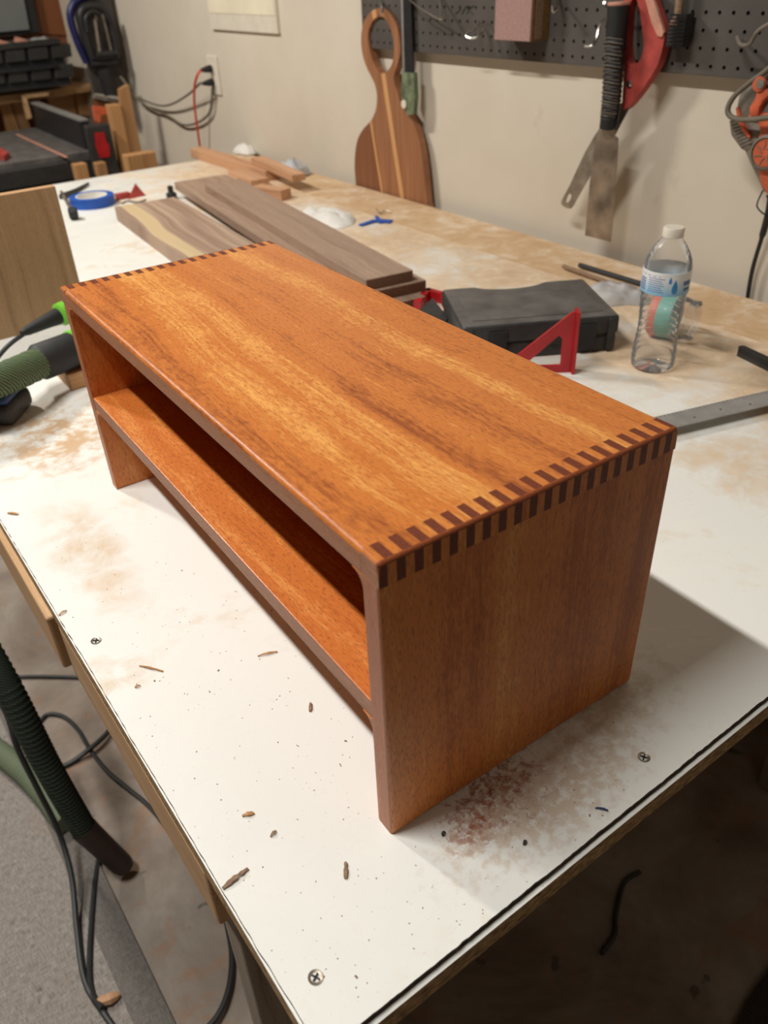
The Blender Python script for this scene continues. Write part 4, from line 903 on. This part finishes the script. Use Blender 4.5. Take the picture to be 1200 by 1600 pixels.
plug(1.132, 'extension_cable', 'bright red cord hanging from the upper plug behind the offcut sticks', [XP(309, 116, 1.10), XP(304, 135, 1.10), XP(304, 165, 1.11), XP(309, 205, 1.12), XP(313, 235, 1.13), XP(316, 270, 1.13), XP(318, 310, 1.13)], 0.0042, m_redcord)
plug(1.092, 'extension_cable', 'upper grey-brown cord sagging left from the lower plug to the clamp panel', [XP(312, 131, 1.11), XP(295, 147, 1.12), XP(270, 162, 1.13), XP(250, 165, 1.135), XP(225, 157, 1.13), XP(208, 148, 1.12), XP(198, 135, 1.10), XP(190, 122, 1.09)], 0.0038, m_cord)
b = nb(); P = spline([XP(332, 136, 1.145), XP(331, 155, 1.145), XP(326, 178, 1.145), XP(308, 192, 1.145), XP(286, 195, 1.145), XP(266, 183, 1.145), XP(252, 176, 1.145), XP(236, 170, 1.14), XP(212, 152, 1.12), XP(197, 130, 1.09), XP(188, 120, 1.08)], 8); tube(b, P, 0.004, 10)
solo('sagging_cable', b, m_cord, 'lower grey-brown cord hanging in a deep bow behind the red cord', 'cord', P[0], smooth=True)

# ------------------------------------------------------------------ far corner: table saw, planks, clamps, organiser, cabinet
def yp(pts, y, th): 
    b = nb(); prism(b, [YP(u, v, y) for u, v in pts], (0, th, 0)); bmesh.ops.recalc_face_normals(b, faces=b.faces); return b
ts = thing('table_saw', 'black table saw with tall fence and red switch beyond the bench end', 'table saw', (0.6, 3.4, 0))
TS = 0.85
fin('table', rbox((-0.05, 3.10, TS - 0.028), (0.93, 3.85, TS), 0.004, 1), m_dusty, ts)
fin('front_rail', rbox((-0.10, 3.055, TS - 0.085), (0.93, 3.099, TS - 0.020), 0.004, 1), m_black, ts)
b = nb(); p, q = T(26, 210, TS - TZ + 0.001), T(104, 246, TS - TZ + 0.001); d = (q - p).normalized(); n_ = Vector((-d.y, d.x, 0)) * 0.006; prism(b, [p - n_, q - n_, q + n_, p + n_], (0, 0, 0.0012)); tag(fin('miter_slot', b, m_blush, ts), 'bright worn miter slot')
fb = T(134, 234, TS - TZ); ft = T(56, 200, TS - TZ); d = (ft - fb).normalized(); n_ = Vector((d.y, -d.x, 0)) * 0.035
b = nb(); prism(b, [fb, ft, ft + n_, fb + n_], (0, 0, 0.098)); fin('fence', bev(b, 0.003, 1), m_blackm, ts)
b = nb(); prism(b, [fb + Vector((0, 0, 0.099)), ft + Vector((0, 0, 0.099)), ft + n_ + Vector((0, 0, 0.099)), fb + n_ + Vector((0, 0, 0.099))], (0, 0, 0.006)); fin('fence_cap', b, m_dull, ts)
fin('switch_box', rbox((0.83, 3.02, TS - 0.10), (0.925, 3.054, TS + 0.095), 0.006, 2), m_black, ts)
sw = [YP(u, v, 3.012) for u, v in [(149, 208), (163, 207), (166, 220), (171, 228), (172, 245), (157, 247), (151, 230)]]
b = nb(); prism(b, sw, (0, 0.012, 0)); tag(fin('switch_paddle', bev(b, 0.002, 1), m_red, ts), 'red stop switch')
fin('cabinet', rbox((0.06, 3.16, 0.42), (0.80, 3.78, TS - 0.03), 0.01, 1), m_rubber, ts)
for lx in (0.05, 0.78):
    for ly in (3.16, 3.74): fin('leg', rbox((lx, ly, 0), (lx + 0.04, ly + 0.04, 0.419), 0.004, 1), m_blackm, ts)
b = nb(); p = T(-8, 232, TS - TZ + 0.001); q = T(14, 240, TS - TZ + 0.001); prism(b, [p, T(16, 246, TS - TZ + .001), T(8, 252, TS - TZ + .001), T(-10, 246, TS - TZ + .001)], (0, 0, 0.018)); o_ = solo('push_stick', b, m_dred, 'dusty pink-red push stick lying on the table saw at the left photo border', 'push stick', q)
# planks leaning / standing by the wall
def ybox(name, u0, v0, u1, y, th, zb, mat, label, cat, group=None, lean=0.0):
    a_ = YP(u0, v0, y); c_ = YP(u1, v0, y); b = nb()
    M = Matrix.Translation((0, y, zb)) @ Matrix.Rotation(lean, 4, 'X') @ Matrix.Translation((0, -y, -zb))
    bx(b, (a_.x, y, zb), (c_.x, y + th, a_.z), M=M); bmesh.ops.recalc_face_normals(b, faces=b.faces); bev(b, 0.002, 1)
    return solo(name, b, mat, label, cat, ((a_.x + c_.x) / 2, y, zb), group=group)
GP = 'planks standing beyond the bench'
ybox('pine_plank', 171, 165, 189, 3.05, 0.05, 0.0, m_pinez, 'light striped plank standing beside the red saw switch', 'plank', GP)
m_pineo = wood('orange_pine_upright', axis='Z', band=16, pore=0.15, rough=0.7, figure=0.2, dark=srgb(144, 104, 66), mid=srgb(172, 128, 84), lite=srgb(192, 150, 104))
b = yp([(188, 140), (201, 132), (224, 250), (234, 330), (202, 330)], 3.06, 0.03); solo('pine_plank', b, m_pineo, 'orange-brown plank standing between the striped plank and the wall', 'plank', YP(215, 330, 3.06), group=GP)
ybox('short_plank', 198, 244, 244, 2.75, 0.05, 0.0, m_pinez, 'pale short plank end showing just above the far bench edge by the wall', 'plank', GP)
# dark panel with hanging clamps
cp = thing('leaning_board', 'dark board standing in the far corner with clamps hung on it', 'panel', YP(170, 150, 3.3))
b = yp([(104, -40), (168, -40), (176, 10), (196, 118), (192, 152), (150, 146)], 3.34, 0.03); fin('panel', b, plain('dark_grey_panel', srgb(66, 60, 56), 0.7, 0, 0.15, 12), cp)
b = yp([(149, 148), (191, 157), (191, 163), (148, 154)], 3.33, 0.03); tag(fin('bottom_rail', b, m_greyp, cp), 'pale worn bottom rail')
b = yp([(150, 154), (190, 162), (192, 400), (158, 400)], 3.35, 0.03); fin('post', b, m_brown, cp)
def clamp(name, outer, screw_pts, y, rad, mat, label, pad=None):
    t_ = thing(name, label, 'clamp', YP(*outer[0], y), group='clamps on the dark panel')
    b = nb(); P = spline([YP(u, v, y) for u, v in outer], 6); tube(b, P, rad, 10); fin('frame', b, mat, t_, True)
    b = nb(); tube(b, [YP(u, v, y) for u, v in screw_pts], 0.006, 10); fin('screw', b, m_steel, t_, True)
    if name == 'g_clamp':
        b = nb(); tube(b, [YP(160, 108, y), YP(172, 148, y)], 0.024, 12); fin('handle', b, mat, t_, True)
    if pad:
        b = nb(); tube(b, [YP(u, v, y) for u, v in pad], 0.013, 12); fin('jaw', b, m_blackm, t_, True)
clamp('bar_clamp', [(136, 98), (122, 68), (110, 28), (114, 8), (124, -2), (142, -8)], [(150, 20), (150, 60)], 3.318, 0.014, plain('dark_blue_enamel', srgb(26, 30, 84), 0.4), 'dark blue curved clamp outline, leftmost on the dark panel')
clamp('g_clamp', [(146, 92), (136, 66), (126, 30), (130, 14), (146, 10), (162, 16), (174, 40), (182, 76), (182, 90)], [(160, 22), (174, 82)], 3.285, 0.015, m_blackm, 'black C-shaped clamp with a bright screw, hung in the middle of the dark panel', [(142, 100), (182, 98)])
clamp('bar_clamp', [(136, 50), (134, 28), (144, 18), (156, 22)], [(148, 30), (156, 84)], 3.262, 0.008, m_blackm, 'smaller grey clamp hanging in front of the black C-shaped clamp', [(150, 86), (178, 84)])
b = yp([(147, 166), (169, 168), (168, 178), (158, 180), (156, 192), (151, 190)], 3.10, 0.03); solo('orange_clamp', b, m_orange, 'orange spring clamp tip just above the red saw switch', 'clamp', YP(158, 180, 3.1))
# shelf unit, organiser, cabinet behind the saw
sh = thing('storage_shelf', 'brown wooden storage shelf behind the table saw, boards at different heights', 'shelf', (0.85, 3.9, 0))
b = yp([(-60, 158), (96, 138), (140, 130), (142, 142), (96, 150), (-60, 172)], 3.86, 0.3); fin('shelf_board', b, m_pinex, sh)
for nm, q, y, m__ in (('divider', [(0, 160), (14, 158), (44, 240), (20, 240)], 3.95, m_pinez), ('divider', [(16, 158), (34, 156), (60, 240), (46, 240)], 3.96, m_pineo), ('back_board', [(-60, 150), (160, 140), (190, 300), (-60, 330)], 4.2, m_brown),
                    ('divider', [(74, 150), (116, 146), (122, 200), (90, 206)], 3.98, m_pineo), ('divider', [(117, 144), (146, 142), (152, 182), (124, 180)], 3.97, m_pinez)):
    fin(nm, yp(q, y, 0.03), m__, sh)
b = nb()
for q in ([(34, 148), (76, 143), (76, 149), (42, 153)], [(34, 148), (41, 151), (50, 184), (44, 186)]): prism(b, [YP(u, v, 3.80) for u, v in q], (0, 0.03, 0))
bmesh.ops.recalc_face_normals(b, faces=b.faces); solo('wooden_frame', b, m_pine, 'pale wooden frame corner leaning behind the table saw fence', 'frame', YP(40, 186, 3.8))
og = thing('parts_organiser', 'black plastic organiser box with rows of bins, behind the saw at upper left', 'organiser', YP(50, 140, 3.78))
fin('box', yp([(-60, 82), (92, 66), (112, 132), (-60, 150)], 3.78, 0.2), m_rubber, og)
for r_, (va, vb) in enumerate(((80, 100), (112, 132))):
    for k in range(4):
        u0 = -28 + k * 36 + r_ * 4
        if u0 > 84: continue
        q = [(u0, va - u0 * 0.11), (u0 + 30, va - (u0 + 30) * 0.11), (u0 + 33, vb - (u0 + 33) * 0.10), (u0 + 3, vb - u0 * 0.10)]; b = yp(q, 3.765, 0.014); fin('bin', bev(b, 0.003, 1), m_black, og)
fin('rail', yp([(-60, 116), (90, 100), (92, 105), (-60, 122)], 3.755, 0.02), m_blackm, og)
fin('lid_edge', yp([(-60, 76), (92, 60), (96, 68), (-60, 85)], 3.76, 0.22), m_black, og)
for i_, (q, mt, nm, lb) in enumerate((([(-8, 60), (20, 68), (18, 74), (-10, 72)], m_blush, 'offcut_strip', 'pinkish strip on top of the organiser at the left photo border'), ([(28, 58), (48, 64), (46, 70), (26, 69)], m_blush, 'offcut_strip', 'short pinkish strip on top of the organiser, right of the other strip'))):
    solo(nm, yp(q, 3.80, 0.05), mt, lb, 'offcut', YP(*q[3], 3.8))
b = nb(); P0 = YP(64, 66, 3.82); 
crumple(YP(66, 68, 3.84), 0.07, 0.05, 0.03, m_film, 'plastic_bag', 'crumpled clear bag lying on top of the black organiser', 'bag', 15.0)
cb2 = thing('brown_cabinet', 'dark brown wooden cabinet at the upper left behind the organiser', 'cabinet', YP(85, 55, 4.05))
fin('side', yp([(44, -60), (118, -60), (112, 56), (62, 52)], 4.05, 0.3), m_brown, cb2)
fin('edge_strip', yp([(100, -60), (122, -60), (112, 6), (106, 4)], 4.03, 0.02), m_orange, cb2)
mn = thing('grey_screen', 'grey flat panel with a dark frame at the upper left photo corner', 'panel', YP(20, 50, 4.0))
fin('frame', yp([(-70, -60), (40, -60), (62, 50), (-70, 64)], 4.0, 0.04), m_blackm, mn)
fin('face', yp([(-66, -60), (26, -60), (46, 46), (-66, 56)], 3.985, 0.014), plain('grey_panel_face', srgb(116, 120, 118), 0.6, 0, 0.05, 10), mn)
b = yp([(-60, 66), (62, 52), (112, 56), (116, 66), (-60, 84)], 4.06, 0.30); solo('wall_board', b, m_brown, 'thick brown board under the cabinet behind the organiser', 'board', YP(60, 66, 4.06))
# timber pieces under the far bench edge
for i_, (u0, u1, v0, mt, lb) in enumerate(((116, 136, 258, m_pinez, 'pale plank end standing under the saw rail'), (150, 166, 256, m_pineo, 'orange plank end standing below the red saw switch'))):
    ybox('plank_end', u0, v0, u1, 2.95, 0.04, 0.0, mt, lb, 'plank', GP)

# ------------------------------------------------------------------ floor things
fm = thing('floor_mat', 'woven grey floor mat with a darker border, left of the bench', 'mat', (-0.9, 0.4, 0))
b = nb(); bx(b, (-1.6, -1.2, 0), (-0.205, 2.6, 0.008)); fin('field', b, m_mat, fm)
b = nb(); bx(b, (-0.205, -1.2, 0), (-0.150, 2.6, 0.009)); fin('border', b, m_matb, fm)
vh = thing('vacuum_hose', 'thick dark green ribbed hose slanting down to the floor beside the bench', 'hose', F(205, 1350, 0.0))
pa, pb = F(-130, 830, 0.70), F(130, 1294, 0.14); pc = F(196, 1356, 0.022)
P = spline([pa, F(0, 1052, 0.50), F(76, 1200, 0.30), pb], 40); b = nb(); tube(b, P, [0.0215 + 0.0010 * (1 if i % 2 else -1) for i in range(len(P))], 20); fin('hose', b, m_hosed, vh, True)
b = nb(); tube(b, [pb, pb.lerp(pc, 0.15), pb.lerp(pc, 0.9), pc], [0.0235, 0.0225, 0.0205, 0.017], 20); tag(fin('cuff', b, plain('dark_brown_cuff', srgb(54, 38, 32), 0.6), vh, True), 'dark brown cuff on the hose end')
b = nb(); P = spline([F(-120, 1090, 0.034), F(0, 1176, 0.034), F(58, 1228, 0.034), F(104, 1286, 0.034)], 24); tube(b, P, [0.0235 + 0.0009 * (1 if i % 2 else -1) for i in range(len(P))], 18)
solo('floor_hose', b, m_hoseg, 'grey-green hose lying on the floor mat under the dark slanting hose', 'hose', (P[0].x, P[0].y, 0), smooth=True)
def floorcable(pts, r, label, name='floor_cable'):
    b = nb(); P = spline([F(u, v, z) for u, v, z in pts], 8); tube(b, P, r, 8); solo(name, b, m_cable, label, 'cable', (P[0].x, P[0].y, 0), group='black cables on the floor', smooth=True)
floorcable([(-30, 1060, 0.40), (8, 1110, 0.36), (28, 1170, 0.30), (60, 1235, 0.20), (92, 1300, 0.10), (112, 1370, 0.05), (120, 1450, 0.02), (132, 1530, 0.014), (160, 1580, 0.014), (200, 1625, 0.014), (270, 1640, 0.014), (330, 1600, 0.014), (356, 1550, 0.012), (362, 1490, 0.008), (352, 1430, 0.008)], 0.0052, 'black cable running down the mat and looping towards the bench leg')
floorcable([(158, 1318, 0.006), (148, 1380, 0.012), (140, 1480, 0.014), (142, 1545, 0.014), (160, 1575, 0.022)], 0.0045, 'short black cable joining the long one on the mat, right beside it')
floorcable([(20, 1058, 0.006), (60, 1057, 0.006), (112, 1058, 0.006), (150, 1060, 0.006)], 0.0042, 'straight cable crossing the bare floor above the hose', )
floorcable([(60, 1130, 0.006), (75, 1116, 0.006), (100, 1120, 0.006), (122, 1140, 0.006), (140, 1170, 0.006), (168, 1205, 0.006), (200, 1232, 0.006), (235, 1262, 0.006), (280, 1320, 0.006), (330, 1400, 0.006)], 0.0046, 'cable looping out from behind the hose and back under the bench')
floorcable([(80, 1205, 0.006), (110, 1192, 0.006), (138, 1172, 0.014), (165, 1148, 0.014), (185, 1120, 0.01)], 0.0055, 'thicker cable crossing the looping one near the bench apron')
c = F(170, 1563, 0.010); b = nb(); tube(b, spline([F(152, 1568, 0.012), F(168, 1562, 0.018), F(186, 1554, 0.013)], 5), [0.006, 0.009, 0.010, 0.009, 0.008, 0.009, 0.010, 0.009, 0.008, 0.007, 0.005][:11], 7)
solo('curled_shaving', b, m_cherry, 'curled pinkish wood shaving on the mat beside the cable', 'wood shaving', (c.x, c.y, 0))
# beneath and beyond the near bench edge, in the dark
b = rbox((0.12, 0.28, 0), (0.17, 0.60, 0.035), 0.003, 1, M=Matrix.Translation((0.05, -0.05, 0))); solo('floor_batten', b, m_pinex, 'wooden batten on the dark floor under the near end of the bench', 'batten', (0.2, 0.4, 0))
b = nb(); P = spline([F(1000, 1362, .006), F(975, 1380, .006), F(962, 1430, .006), F(960, 1460, .006), F(940, 1490, .006)], 6); tube(b, P, 0.0042, 8); solo('floor_cable', b, m_cable, 'short dark cord on the shadowed floor beyond the near bench edge', 'cord', (P[0].x, P[0].y, 0), smooth=True)
b = nb(); q = [F(1140, 1620), F(1170, 1560), F(1215, 1500), F(1330, 1560), F(1250, 1680)]; prism(b, q, (0, 0, 0.012)); solo('carpet_scrap', b, m_carpet, 'dark carpet scrap on the floor at the lower right photo corner', 'carpet', q[0])
